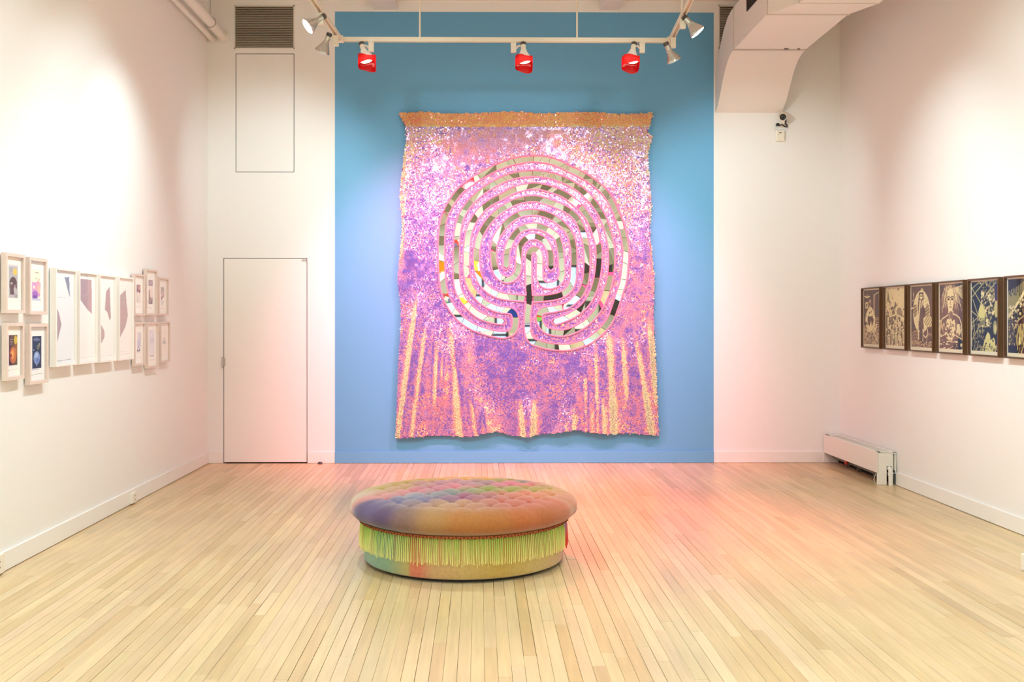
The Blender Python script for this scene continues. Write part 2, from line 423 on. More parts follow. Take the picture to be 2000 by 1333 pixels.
for z in (hz1-.03, hz0+.02):
    b = MB(); b.box((hx1-.045, D-.005, z-.012), (hx1-.004, D, z+.012)); b.build('hinge', M_TRIM, hatch)

# ---- louvred vent grilles
def grille(px0, px1, py0, py1, label, n=24):
    a = at_y(px0, py1, D); c = at_y(px1, py0, D); ctr = Vector(((a.x+c.x)/2, D, a.z))
    g = empty('vent_grille', ctr)
    b = MB(); fw = .012
    b.box((a.x, D-.006, a.z), (a.x+fw, D, c.z)); b.box((c.x-fw, D-.006, a.z), (c.x, D, c.z))
    b.box((a.x, D-.006, a.z), (c.x, D, a.z+fw)); b.box((a.x, D-.006, c.z-fw), (c.x, D, c.z)); b.build('frame', M_DUCT, g)
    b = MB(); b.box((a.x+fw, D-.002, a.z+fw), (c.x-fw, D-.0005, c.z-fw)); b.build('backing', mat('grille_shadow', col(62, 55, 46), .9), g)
    pitch = (c.z-a.z-2*fw)/n; me = None
    m = mat('louvre_paint', col(196, 186, 170), .5)
    for k in range(n):
        z = a.z+fw+pitch*(k+.5)
        if me is None:
            b = MB(); w = c.x-a.x-2*fw
            b.add([(-w/2,-.018,-pitch*.42),(w/2,-.018,-pitch*.42),(w/2,-.003,pitch*.30),(-w/2,-.003,pitch*.30),
                   (-w/2,-.019,-pitch*.30),(w/2,-.019,-pitch*.30),(w/2,-.004,pitch*.42),(-w/2,-.004,pitch*.42)],
                  [(3,2,1,0),(4,5,6,7),(0,1,5,4),(1,2,6,5),(2,3,7,6),(3,0,4,7)])
            o = b.build('slat', m); me = o.data
        else:
            o = bpy.data.objects.new('slat', me); COL.objects.link(o)
        o.location = (0, 0, z-ctr.z); o.parent = g
    return tag(g, label, 'vent')
grille(457.5, 575.5, 10, 95.5, 'louvred vent grille high on the white wall above the access panel')
grille(1403, 1521, 10, 95.5, 'dark louvred vent grille half hidden behind the curved white duct')

# ------------------------------------------------------------------ curved ceiling duct, upper right
X0d, X1d = at_y(1396.5, 218, D).x, at_y(1526, 218, D).x
def dz(py, px): return None
inner = [(D, 3.60), (.992*D, 3.63), (.984*D, 3.69), (.976*D, 3.765), (.967*D, 3.86), (.958*D, 3.94), (.947*D, 4.005), (.936*D, 4.035), (.9257*D, 4.045), (.87*D, 4.045), (.816*D, 4.045)]
outer = [(D, 3.98), (.9935*D, 4.07), (.985*D, 4.16), (.975*D, 4.26), (.964*D, 4.35), (.95*D, 4.42), (.938*D, 4.445), (.9257*D, 4.45), (.87*D, 4.45), (.816*D, 4.45)]
duct = empty('air_duct', (X0d, D, 4.04))
def strip_loft(b, A, Bp, x0, x1):
    """closed shell between a lower and an upper curve with vertical side walls at x0, x1"""
    poly = A+list(reversed(Bp))
    b.prism(poly, x0, x1, 'yz')
k9 = 8
b = MB(); strip_loft(b, inner[:k9+1], outer[:8], X0d, X1d); b.build('elbow', M_DUCT, duct, smooth=True)
# straight run between the elbow and the offset
b = MB(); b.box((X0d, .9245*D, 4.045), (X1d, .817*D, 4.45)); run = b.build('straight_section', M_DUCT, duct)
# offset piece jogging to the right, then the run towards the camera
Y2, Y3 = .816*D, .7865*D; X0e, X1e = X0d+.165, X1d+.13
b = MB()
b.add([(X0d,Y2,4.04),(X1d,Y2,4.04),(X1d,Y2,4.45),(X0d,Y2,4.45),(X0e,Y3,4.035),(X1e,Y3,4.035),(X1e,Y3,4.45),(X0e,Y3,4.45)],
      [(0,1,2,3),(7,6,5,4),(0,4,5,1),(1,5,6,2),(2,6,7,3),(3,7,4,0)])
b.build('offset_section', M_DUCT, duct)
b = MB(); b.box((X0e, YR+.3, 4.035), (X1e, Y3-.003, 4.45)); b.build('straight_section', M_DUCT, duct)
for y, xa, xb in ((.925*D, X0d, X1d), (Y2+.006, X0d, X1d), (Y3-.002, X0e, X1e)):   # raised joint flanges
    b = MB(); w = .006
    b.box((xa-w, y-.006, 4.038), (xa, y+.006, 4.456)); b.box((xb, y-.006, 4.038), (xb+w, y+.006, 4.456)); b.box((xa-w, y-.006, 4.032), (xb+w, y+.006, 4.039))
    b.build('joint_flange', mat('flange_paint', col(205, 196, 184), .6), duct)
for p0, p1 in (((1532, 95), (1541, 94)), ((1558, 95), (1562, 95))):                # two small open slits in the elbow
    a = at_z(p0[0], p0[1], 4.043); c = at_z(p1[0], p1[1], 4.043)
    b = MB(); b.box((a.x, a.y-.006, 4.036), (c.x, a.y+.006, 4.047)); b.build('clip', M_SEAM, duct)
ya, yb = .880*D, .835*D
b = MB(); b.box((X0d-.006, ya, 4.262), (X0d+.002, yb, 4.43)); gr = b.build('side_grille', M_DARK, duct)
b = MB()
for k in range(7): b.box((X0d-.010, ya, 4.27+k*.023), (X0d-.005, yb, 4.278+k*.023))
s_ = b.build('louvre', M_SEAM, gr)
tag(duct, 'big white painted air duct curving down into the back wall', 'duct')
# hangers that carry the duct
for y in (.90*D, .80*D, .55*D):
    xa, xb = (X0d, X1d) if y > Y2 else (X0e, X1e)
    for x_ in (xa+.05, xb-.05):
        b = MB(); b.rod((x_, y, 4.449), (x_, y, ZC), .006); b.build('hanger_rod', M_STEEL, duct)

# ------------------------------------------------------------------ sprinkler pipes, upper left
def pipe(pxe, pye, r, label, hang):
    e = at_y(pxe, pye, D-.02); p = empty('ceiling_pipe', (e.x, D, e.z))
    b = MB(); b.rod((e.x, D-.002, e.z), (e.x, YR+.02, e.z), r, 20); b.build('pipe', M_DUCT, p, smooth=True)
    b = MB(); b.lathe((e.x, D, e.z), (0,-1,0), [(r*1.0, .001), (r*1.45, .002), (r*1.45, .018), (r*1.02, .022)], 20); b.build('wall_collar', M_DUCT, p, smooth=True)
    for y in hang:
        b = MB(); b.tube([(e.x+r*1.12*math.cos(t_), y, e.z+r*1.12*math.sin(t_)) for t_ in np.linspace(0, 2*PI, 20, endpoint=False)], .005, 6, closed=True)
        b.rod((e.x, y, e.z+r*1.1), (e.x, y, ZC), .005, 8); b.build('ring_hanger', M_STEEL, p, smooth=True)
    tag(p, label, 'pipe')
pipe(435, 70, .048, 'thick white pipe running along the left wall just below the ceiling', (9.9, 8.2, 6.0))
pipe(414, 76, .028, 'thin white pipe beside the left wall, left of the thick pipe', (9.0, 7.4))

# ------------------------------------------------------------------ lighting track and spotlights
track = empty('lighting_track', (.2, YT, ZT))
def rail(p0, p1):
    """channel with an open slot on the underside"""
    p0, p1 = Vector(p0), Vector(p1); d = (p1-p0).normalized(); s = d.cross(Vector((0,0,1))).normalized()
    b = MB(); w, h, t_ = .018, .036, .006
    prof = [(-w, -h/2), (-w, h/2), (w, h/2), (w, -h/2), (w-t_, -h/2), (w-t_, h/2-.012), (-w+t_, h/2-.012), (-w+t_, -h/2)]
    n = len(prof); vs = []
    for p in (p0, p1):
        for a, c in prof: vs.append(p+s*a+Vector((0,0,c)))
    b.add(vs, [(i, (i+1) % n, (i+1) % n+n, i+n) for i in range(n)]+[(0,1,6,7),(1,2,5,6),(2,3,4,5),(7+n,6+n,1+n,0+n),(6+n,5+n,2+n,1+n),(5+n,4+n,3+n,2+n)])
    r_ = b.build('rail', M_TRACK, track)
    b = MB(); m = .0012
    b.add([p0+s*(-w+t_)+Vector((0,0,-h/2+.010)), p0+s*(w-t_)+Vector((0,0,-h/2+.010)), p1+s*(w-t_)+Vector((0,0,-h/2+.010)), p1+s*(-w+t_)+Vector((0,0,-h/2+.010)),
           p0+s*(-w+t_)+Vector((0,0,-h/2+.014)), p0+s*(w-t_)+Vector((0,0,-h/2+.014)), p1+s*(w-t_)+Vector((0,0,-h/2+.014)), p1+s*(-w+t_)+Vector((0,0,-h/2+.014))],
          [(3,2,1,0),(4,5,6,7),(0,1,5,4),(1,2,6,5),(2,3,7,6),(3,0,4,7)])
    b.build('slot', mat('brass_slot', col(70, 52, 26), .5), r_)
xl, xr = arm_x(-1, YT), arm_x(1, YT)
rail((xl+.02, YT, ZT), (xr-.02, YT, ZT)); rail((xl, YT-.03, ZT), (arm_x(-1, 1.5), 1.5, ZT)); rail((xr, YT-.03, ZT), (arm_x(1, 1.5), 1.5, ZT))
for x_ in (xl, xr):
    b = MB(); b.box((x_-.03, YT-.05, ZT-.022), (x_+.03, YT+.03, ZT+.022)); b.build('corner_connector', M_TRACK, track, bevel=.004)
rods = [at_y(820, 60, YT).x, at_y(1127, 60, YT).x]
for x_ in rods:
    b = MB(); b.rod((x_, YT, ZT+.017), (x_, YT, ZC), .0075); b.build('hanger_rod', M_TRACK, track, smooth=True)
for s in (-1, 1):
    for y in ((7.75, 4.6, 2.2) if s > 0 else (6.6, 4.2, 2.2)):
        b = MB(); b.rod((arm_x(s, y), y, ZT+.017), (arm_x(s, y), y, ZC), .0075); b.build('hanger_rod', M_TRACK, track, smooth=True)
tag(track, 'cream U shaped lighting track hung on thin rods from the ceiling', 'lighting track')

def head(at, neck, d, label, group, red=False, lit=True, knob=1, energy=0, target=None, gelrot=0, angle=70, color=None):
    """at: point under the rail; neck: where the socket starts; d: direction of the beam"""
    at, neck, d = Vector(at), Vector(neck), Vector(d).normalized()
    e = empty('track_spotlight', at)
    b = MB(); b.box((at.x-.022, at.y-.018, at.z-.085), (at.x+.022, at.y+.018, at.z-.001)); b.box((at.x-.024, at.y-.02, at.z-.012), (at.x+.024, at.y+.02, at.z-.0005)); b.build('adaptor', M_TRACK, e, bevel=.003)
    b = MB(); b.tube([at+Vector((0,0,-.075)), (at+neck)/2+Vector((0,0,-.02)), neck], .008, 8); b.build('arm', M_TRACK, e, smooth=True)
    b = MB(); b.lathe(neck-d*.012, d, [(.02, -.012), (.024, -.006), (.024, .012), (.02, .016)], 16); b.build('knob', M_KNOB, e, smooth=True)
    b = MB(); b.lathe(neck, d, [(.021, 0), (.021, .045), (.026, .05), (.024, .06)], 18); b.build('socket', M_TRACK if red else M_BULB, e, smooth=True)
    o = neck+d*.052
    prof = [(.024, 0), (.028, .012), (.044, .045), (.057, .07), (.062, .082), (.062, .088), (.058, .090)]
    b = MB(); b.lathe(o, d, prof, 28, cap1=False); b.build('reflector', M_BULBW if red else M_BULB, e, smooth=True)
    b = MB(); b.lathe(o, d, [(.0575, .0885), (.05, .094), (.03, .098), (.002, .0995)], 28, cap0=True); ln = b.build('lens', (M_LITR if red else M_LIT) if lit else M_DIM, e, smooth=True)
    mouth = o+d*.10
    if red:
        # red gel sheet wrapped round the mouth, cut shorter on the side towards us
        b = MB(); n = 28; vs = []; m_ = o+d*.082
        for sh in (0, .0015):
            for k in range(n):
                a = 2*PI*k/n; ca, sa = math.cos(a), math.sin(a)
                rr = (.070+sh)/max(abs(ca)**4+abs(sa)**4, .35)**.25
                low = .066+.030*sa+.012*math.sin(2*a+gelrot)
                x_, y_ = m_.x+rr*ca+.01*gelrot, m_.y+rr*sa*.95
                vs += [(x_, y_, m_.z+.020+.008*math.cos(3*a+gelrot)), (x_, y_, m_.z-low)]
        nn = 2*n; fs = []
        for k in range(n):
            k2 = (k+1) % n
            fs += [(2*k, 2*k+1, 2*k2+1, 2*k2), (nn+2*k2, nn+2*k2+1, nn+2*k+1, nn+2*k), (2*k, 2*k2, nn+2*k2, nn+2*k), (2*k2+1, 2*k+1, nn+2*k+1, nn+2*k2+1)]
        b.add(vs, fs); b.build('colour_gel', M_GEL, e, smooth=True); q = Vector((0,0,-1)).rotation_difference(d)
        b = MB(); b.tube([o+d*.075+q @ Vector((.066*math.sin(a), -.066*math.cos(a), 0)) for a in np.linspace(PI*.6, PI*1.4, 9)], .006, 6); b.build('clip', M_BULBW, e, smooth=True)
    tag(e, label, 'spotlight', group)
    if energy:
        l = spot('spot_light', mouth+(d*.07 if not red else Vector((0, 0, -.12))), target, energy, color or C_WASH_L, angle, 1.0, .05)
        attach(l, e)
    return e
GR, GW = 'spotlights with red gels on the cross bar', 'white spotlights on the track arms'
red_spec = [(E_REDW, 92, C_REDW, 725, 707, 'left red gelled spotlight hanging from the track bar', (.30, -.30, -.90), (.05, D, 1.1), .5),
            (E_RED, 66, C_RED, 1003, 1022, 'middle red gelled spotlight hanging from the track bar', (.03, -.30, -.95), (.88, 7.5, 0), 0),
            (E_REDW*.9, 92, C_REDW, 1254, 1238, 'right red gelled spotlight hanging from the track bar', (-.20, -.28, -.93), (.65, D, 1.1), -.5)]
for en, an, cl_, pa, pn, lab, d, tg, gr_ in red_spec:
    a = at_y(pa, 82, YT); n_ = at_y(pn, 88, YT-.03)
    head((a.x, YT, ZT-.018), n_, d, lab, GR, red=True, energy=en, angle=an, color=cl_, target=tg, gelrot=gr_)
ay = 7.62; n_ = at_depth(630, 33, 7.6)
head((arm_x(-1, ay), ay, ZT-.018), n_, (-.78, -.30, -.62), 'lit white spotlight on the left track arm turned to the left wall', GW, energy=E_WASH_L, target=(XL, 7.9, 2.5))
ay = 8.22; n_ = at_depth(642, 70, 8.2)
head((arm_x(-1, ay), ay, ZT-.018), n_, (-.42, .28, -.84), 'lower left spotlight at the track corner aimed away from us', GW, lit=False, energy=E_WASH_L*1.4, target=(XL+.7, D, 2.7))
ay = 7.70; n_ = at_depth(1339, 36, 7.68)
head((arm_x(1, ay), ay, ZT-.018), n_, (.62, -.02, -.72), 'upper right spotlight on the right track arm turned to the right wall', GW, energy=E_WASH_R, target=(XR, 8.0, 2.2))
ay = 8.25; n_ = at_depth(1302, 88, 8.25)
head((arm_x(1, ay), ay, ZT-.018), n_, (.45, .25, -.80), 'lower right spotlight at the right corner of the track', GW, lit=False, energy=E_WASH_R*1.3, target=(XR-.9, D, 2.5))

# ------------------------------------------------------------------ sequinned wall hanging with the mirror labyrinth
DT = D-.06
def T(px, py):                                    # pixel of the photograph -> x, z on the hanging's plane (arrays)
    a = (np.asarray(px, float)-PPX)/F; bb = (VPY-np.asarray(py, float))/F
    dy = math.cos(TH)-a*math.sin(TH); t = DT/dy
    return (math.sin(TH)+a*math.cos(TH))*t, H+bb*t
le = np.array([(222,779),(245,792),(275,794),(310,789),(345,784),(385,781),(440,786),(500,781),(545,777),(600,783),(640,783),(700,779),(760,776),(800,775),(858,773)], float)
re_ = np.array([(220,1275),(235,1272),(258,1264),(268,1274),(300,1265),(350,1268),(400,1272),(440,1268),(500,1273),(545,1278),(620,1276),(700,1280),(800,1284),(852,1287)], float)
te = np.array([(770,221),(830,218),(870,222),(930,221),(985,218),(1030,219),(1060,222),(1110,219),(1160,219),(1215,223),(1262,221),(1290,219)], float)
be = np.array([(765,858),(800,855),(850,851),(900,853),(925,853),(945,846),(970,843),(1000,851),(1028,854),(1060,848),(1085,846),(1125,840),(1160,846),(1185,848),(1240,847),(1270,850),(1295,852)], float)
LE = lambda y: np.interp(y, le[:,0], le[:,1]); RE = lambda y: np.interp(y, re_[:,0], re_[:,1])
TE = lambda x: np.interp(x, te[:,0], te[:,1])+.8*np.sin(x*.35); BE = lambda x: np.interp(x, be[:,0], be[:,1])+.7*np.sin(x*.42)
folds = [(822,560,783,850,6),(842,600,812,835,7),(860,630,853,805,6),(884,610,906,852,9),(872,650,866,760,5),(920,740,936,852,7),(946,770,952,848,8),(1018,750,1028,852,6),(1040,760,1034,848,6),
         (1100,790,1098,846,8),(1116,760,1115,843,7),(1135,690,1140,845,6),(1157,650,1160,842,6),(1180,630,1190,848,9),(1208,640,1217,770,7),(1233,640,1264,840,7),(1260,610,1274,770,6),(1170,750,1174,847,6),
         (797,250,790,520,8),(1268,260,1272,520,6)]
def vnoise(px, py, s, seed):
    r = np.random.default_rng(seed); g = r.standard_normal((64, 64)); x = np.asarray(px)/s % 63; y = np.asarray(py)/s % 63
    i = x.astype(int); j = y.astype(int); u = x-i; v = y-j; u = u*u*(3-2*u); v = v*v*(3-2*v)
    return (g[i,j]*(1-u)+g[i+1,j]*u)*(1-v)+(g[i,j+1]*(1-u)+g[i+1,j+1]*u)*v
def cloth_off(px, py):
    px = np.asarray(px, float); py = np.asarray(py, float); o = np.zeros_like(px)
    for x0, y0, x1, y1, w in folds:
        w = w*1.25
        t = (py-y0)/(y1-y0); xc = x0+(x1-x0)*t; a = np.clip((py-y0)/70, 0, 1); a = a*a*(3-2*a)
        if y1 < 835: a = a*np.clip((y1+30-py)/60, 0, 1)
        if y0 < 400: a = a*.5
        d = (px-xc)*(1 if x0 < 1028 else -1); o += a*(w/190.4)*.56*np.exp(-(d/np.where(d < 0, w, 2.6*w))**2)
    o += .0007*vnoise(px, py, 16, 3)+.0014*vnoise(px, py, 45, 4)
    hem = np.clip((249-py)/28, 0, 1.2); o -= .010*hem                        # the top hem leans back to the wall
    o += .002*np.exp(-((py-248)/4.0)**2)
    o += .0005*np.exp(-((py-548)/2.5)**2)                                     # seam between the two lengths
    return o
def cloth_n(px, py):
    e = .6; k = F/DT
    ox = (cloth_off(px+e, py)-cloth_off(px-e, py))/(2*e)*k; oz = -(cloth_off(px, py+e)-cloth_off(px, py-e))/(2*e)*k
    n = np.stack([-ox, -np.ones_like(ox), -oz], -1); return n/np.linalg.norm(n, axis=-1, keepdims=True)

# --- centre lines of the mirror bands, a seven circuit labyrinth
ringF = [(988.8,520),(989.5,499),(992.5,484.5),(1000,466.5),(1012,451.5),(1027,444),(1045,441.8),(1058,444.5),(1073,451.5),(1086.5,462),(1092,477),(1094.8,492),(1095.8,502),(1097,520),(1097.8,536),(1092.5,550),(1082,556.5),(1070,558.3),(1060,554.5),(1054.3,544),(1053.8,527.5),(1053.8,507)]
ringH = [(1053,496),(1049,489.5),(1043,487.5),(1036,491),(1032.5,500),(1032.3,520),(1032.3,550),(1033,568),(1034,584.5)]
ringA = [(1030.8,610),(1030,637),(1032.3,655),(1040,667),(1051,671),(1066,675.5),(1089.5,678.5),(1112,678),(1133,673),(1152.5,664),(1175,646),(1191.5,625),(1202,598),(1209.5,574),(1217,550),(1220.8,520),(1222.3,490),(1218.5,462),(1212.5,439.5),(1205,420),(1196,399),(1184,379.5),(1169,364.5),(1151,351),(1130,339),(1112,330.8),(1096,322.5),(1077.5,315.5),(1055,311.5),(1030,311.5),(1000,317),(977.5,324.5),(958,333.5),(934,347),(914.5,359.5),(898,374),(883.8,393),(872.5,414),(865.5,435),(862.8,462),(862,490),(862.8,520),(864.5,550),(869.5,574),(877,592),(889,611),(905,627),(926.5,640),(952,649),(977,654.3),(992,653)]
legLL = [(1002,647),(1006.5,634),(1006.5,620),(1002,610),(991,606.3)]
ringC = [(977.5,605.3),(961,599.5),(944.5,590.5),(929.5,576),(919.5,562),(914,547),(911.5,527.5),(911,505),(911.8,484),(914.5,460),(921,439.5),(932.5,419.5),(947,404),(963,393),(982,383.5),(1003,372),(1027,365.8),(1047.5,364),(1072,369),(1100,379.5),(1121,394.5),(1137.5,410),(1150,427),(1158.5,444),(1164.5,462),(1169,481),(1170,500),(1169,520),(1166,542.5),(1160,565),(1150,586),(1137,602),(1119.5,614.5),(1104.5,621.5),(1091,626.5),(1083.5,628.5)]
ringB = [(980.5,628),(964,625.8),(946,620.5),(929.5,611.5),(914.5,597.5),(902.5,581.5),(895,565),(892,547),(891.3,520),(891.3,498),(892,478),(893,458),(896.5,438.5),(903,419),(914.5,401),(929,385),(946,371.5),(965.5,359.5),(985,350),(1007.5,342.8),(1030,339.8),(1047.5,339.5),(1070,342),(1090,348),(1112,357.5),(1133,370.5),(1150,386),(1164,403),(1175,420.5),(1182.5,438.5),(1188.5,457.5),(1192.5,477),(1194.5,497),(1194.3,520),(1190.8,547),(1184,570),(1175,592.5),(1162,613.5),(1145,630.5),(1125.5,643),(1104.5,650.3),(1085,650.3),(1066,644.5),(1056,632.5),(1052.8,619),(1057,609)]
ringD = [(1067,606),(1088,602.5),(1107,597.5),(1122.5,586),(1135.5,571),(1143.5,549),(1146,527.5),(1146.5,503),(1145,480),(1140.5,460),(1134,441.5),(1125,425),(1108,411),(1085,400),(1063,392.5),(1043,388.5),(1020,391),(1003,396.5),(985,406),(968.5,418),(954.5,433),(943.5,449),(936,465),(932,483),(930.5,499),(931,517),(933.5,535),(941,552),(953.5,565.5),(968.5,574.5),(985,579.3),(1007.5,582),(1034.5,584)]
ringE = [(1056,583.5),(1077,581.5),(1096,576.5),(1110.5,566),(1118.5,549),(1120.5,527.5),(1121,505),(1119.5,481),(1114.5,461.5),(1104.5,445.5),(1089,431.5),(1070,421),(1051,416),(1034,415.5),(1014,419.5),(994,432),(979,449),(968.5,466.5),(964.5,483),(964,498),(965.5,517),(970.5,533),(980.5,544),(992.5,547),(1004.5,541),(1011.3,529),(1013.3,508)]
ringG = [(1014.5,487),(1021,473),(1034,463),(1049,463),(1063,471),(1071.5,484),(1075.5,496),(1076,509),(1076,523)]
def spline(P, step=1.0):
    P = np.array(P, float); Q = np.vstack([2*P[0]-P[1], P, 2*P[-1]-P[-2]]); out = []
    for i in range(1, len(Q)-2):
        p0, p1, p2, p3 = Q[i-1], Q[i], Q[i+1], Q[i+2]
        t = np.linspace(0, 1, max(2, int(np.hypot(*(p2-p1))/.4)), endpoint=False)[:, None]
        out.append(.5*((2*p1)+(-p0+p2)*t+(2*p0-5*p1+4*p2-p3)*t**2+(-p0+3*p1-3*p2+p3)*t**3))
    out = np.vstack(out+[P[-1:]]); s = np.r_[0, np.cumsum(np.hypot(*np.diff(out, axis=0).T))]
    ss = np.arange(0, s[-1], step); C = np.stack([np.interp(ss, s, out[:,0]), np.interp(ss, s, out[:,1])], -1)
    for _ in range(4): C[1:-1] = (C[:-2]+2*C[1:-1]+C[2:])/4
    return C
P1 = spline(ringF+ringH+ringA+legLL+ringC); P2 = spline(ringB+ringD+ringE+ringG)
allc = np.vstack([P1, P2]); CX = np.array([1034.2, 584.3])
def dist_c(P, pts):
    out = np.full(len(P), 1e9)
    for i in range(0, len(P), 4000):
        d = P[i:i+4000, None, :]-pts[None, ::3, :]; out[i:i+4000] = np.sqrt((d**2).sum(-1).min(1))
    return out

root = empty('sequin_wall_hanging', (float(T(1028, 858)[0]), DT, float(T(1028, 858)[1])))
# backing cloth in two lengths
def cloth_panel(y0, y1, name):
    ny, nx = int((y1-y0)/4)+2, 150; V = []
    for j in range(ny):
        t = j/(ny-1)
        row_x = np.linspace(0, 1, nx)
        ybase = y0+(y1-y0)*t
        xx = LE(ybase)+(RE(ybase)-LE(ybase))*row_x
        top = TE(xx) if y0 < 300 else np.full(nx, y0); bot = BE(xx) if y1 > 700 else np.full(nx, y1)
        yy = top+(bot-top)*t
        X, Z = T(xx, yy); V.append(np.stack([X, DT-cloth_off(xx, yy), Z], -1))
    V = np.vstack(V); idx = np.arange(nx*ny).reshape(ny, nx)
    Fc = np.stack([idx[:-1,:-1], idx[1:,:-1], idx[1:,1:], idx[:-1,1:]], -1).reshape(-1, 4)
    o = np_mesh(name, V, Fc, M_FABRIC, root, smooth=True)
    s = o.modifiers.new('thick', 'SOLIDIFY'); s.thickness = .002; s.offset = -1
    return o
up_cloth = cloth_panel(219, 548, 'cloth_panel'); low_cloth = cloth_panel(548, 850, 'cloth_panel')
# sequins
pit = 2.25
rows = np.arange(216, 862, pit); cols = np.arange(768, 1292, pit)
gx, gy = np.meshgrid(cols, rows); gx = gx+(np.arange(len(rows)) % 2)[:, None]*pit/2
gx = (gx+rng.normal(0, .25, gx.shape)).ravel(); gy = (gy+rng.normal(0, .18, gy.shape)).ravel()
ok = (gx > LE(gy)-.5+rng.normal(0, .8, gx.shape)) & (gx < RE(gy)+.5+rng.normal(0, .8, gx.shape)) & (gy > TE(gx)) & (gy < BE(gx)+rng.normal(0, .5, gx.shape))
gx, gy = gx[ok], gy[ok]
dc = dist_c(np.stack([gx, gy], -1), allc); ok = dc > 5.2; gx, gy, dc = gx[ok], gy[ok], dc[ok]
def sequins(sel, parent, material=None, name='sequins'):
    px, py, dd = gx[sel], gy[sel], dc[sel]; n = len(px); X, Z = T(px, py); N = cloth_n(px, py)
    amp = 2.2+1.9*np.clip(vnoise(px, py, 20, 9), -.8, 2)                      # how ruffled the sequins lie here
    amp += 3.0*np.clip((900-px)/90, 0, 1)*np.clip((520-py)/120, 0, 1)+2.2*np.clip((px-1080)/80, 0, 1)*np.clip((520-py)/120, 0, 1)
    amp = np.where(dd < 14, 5.0, np.where(py > 560, amp+1.0, amp))
    amp = np.clip(amp, .8, 9)
    # the smooth rows near the top lie flatter
    amp = np.where((py < 330) & (py > 248) & (px > 900) & (px < 1120), amp*.8, amp)
    tl = np.radians(rng.normal(0, 1, (n, 2))*amp[:, None]); cl = np.radians(2.0)*np.stack([vnoise(px, py, 7, 21), vnoise(px, py, 7, 22)], -1)
    tl = tl+cl
    N = N+np.stack([tl[:,0], np.zeros(n), tl[:,1]], -1); N /= np.linalg.norm(N, axis=1, keepdims=True)
    ux = np.cross(np.tile([0.,0,1], (n,1)), N); ux /= np.linalg.norm(ux, axis=1, keepdims=True); uz = np.cross(N, ux)
    C = np.stack([X, DT-cloth_off(px, py)-.0045-rng.random(n)*.0025, Z], -1)
    k = 7; r = .0064*(.88+.24*rng.random(n)); ph = rng.random(n)*6.28
    V = np.empty((n, k, 3))
    for i in range(k):
        a = ph+2*PI*i/k; V[:, i] = C+(r*np.cos(a))[:, None]*ux+(r*np.sin(a))[:, None]*uz
    Fc = np.arange(n*k).reshape(n, k)
    o = np_mesh(name, V.reshape(-1, 3), Fc, material or M_SEQ, parent); o['kind'] = 'stuff'; return o
hemline = 247+2.0*vnoise(gx, gy, 9, 31)
sequins((gy < 548) & (gy >= hemline), root); sequins(gy >= 548, root)
ho = sequins(gy < hemline, root, M_SEQH, 'hem_sequins'); ho['label'] = 'golden orange top hem'
# pink cord round every band: offset curves, cut where another band is crossed
HWp = 6.6
def surf(px, py, lift):
    X, Z = T(px, py); return np.stack([X, DT-cloth_off(np.asarray(px, float), np.asarray(py, float))-lift, Z], -1)
def normals(C):
    t = np.gradient(C, axis=0); t /= np.linalg.norm(t, axis=1, keepdims=True); return np.stack([-t[:,1], t[:,0]], -1)
def cord(pts, closed=False):
    b = MB(); b.tube([tuple(p) for p in surf(pts[:,0], pts[:,1], .011)], .0085, 7, closed=closed); return b.build('cord', M_TRIMPINK, root, smooth=True)
for C in (P1, P2):
    N = normals(C)
    L_, R_ = C+N*HWp, C-N*HWp
    def cap(i, sgn):                                                       # rounded dead end
        c = C[i]; n = N[i]; t = np.array([n[1], -n[0]])*sgn
        return np.array([c+n*HWp*math.cos(a)+t*HWp*math.sin(a)*1.25 for a in np.linspace(0, PI, 12)])
    loop = np.vstack([L_, cap(-1, 1), R_[::-1], cap(0, -1)[::-1]])
    d = dist_c(loop, allc); good = d > HWp-1.6
    # walk the runs
    runs = []; cur = []
    for p, g_ in zip(loop, good):
        if g_: cur.append(p)
        elif cur: runs.append(cur); cur = []
    if cur: runs.append(cur)
    if good[0] and good[-1] and len(runs) > 1: runs[0] = runs.pop()+runs[0]
    for r_ in runs:
        r_ = np.array(r_)
        if len(r_) < 8: continue
        for _ in range(3): r_[1:-1] = (r_[:-2]+2*r_[1:-1]+r_[2:])/4
        for s0 in range(0, len(r_)-4, 700):
            cord(r_[s0:s0+703:3])
# mirror shards
rs = random.Random(5); nshard = 0
def shard(poly):
    global nshard
    poly = np.array(poly); c = poly.mean(0); poly = c+(poly-c)*.965
    S = surf(poly[:,0], poly[:,1], 0); S0 = surf(c[None,0], c[None,1], .0085)[0]
    tx, tz = math.radians(rs.gauss(0, 2.2)), math.radians(rs.gauss(0, 2.0))
    if rs.random() < .18: tx += math.radians(rs.uniform(-11, 11)); tz += math.radians(rs.uniform(-9, 9))
    V = []
    for p in S:
        dx, dz_ = p[0]-S0[0], p[2]-S0[2]; V.append((p[0], S0[1]-dx*math.tan(tx)-dz_*math.tan(tz), p[2]))
    n = len(V); b = MB()
    b.add(V+[(v[0], v[1]+.003, v[2]) for v in V], [tuple(range(n))], 0)
    b.f += [tuple(reversed(range(n, 2*n)))]+[(i, (i+1) % n, (i+1) % n+n, i+n) for i in range(n)]; b.m += [1]*(n+1)
    b.build('mirror_shard', [M_MIRROR, M_MEDGE], root); nshard += 1
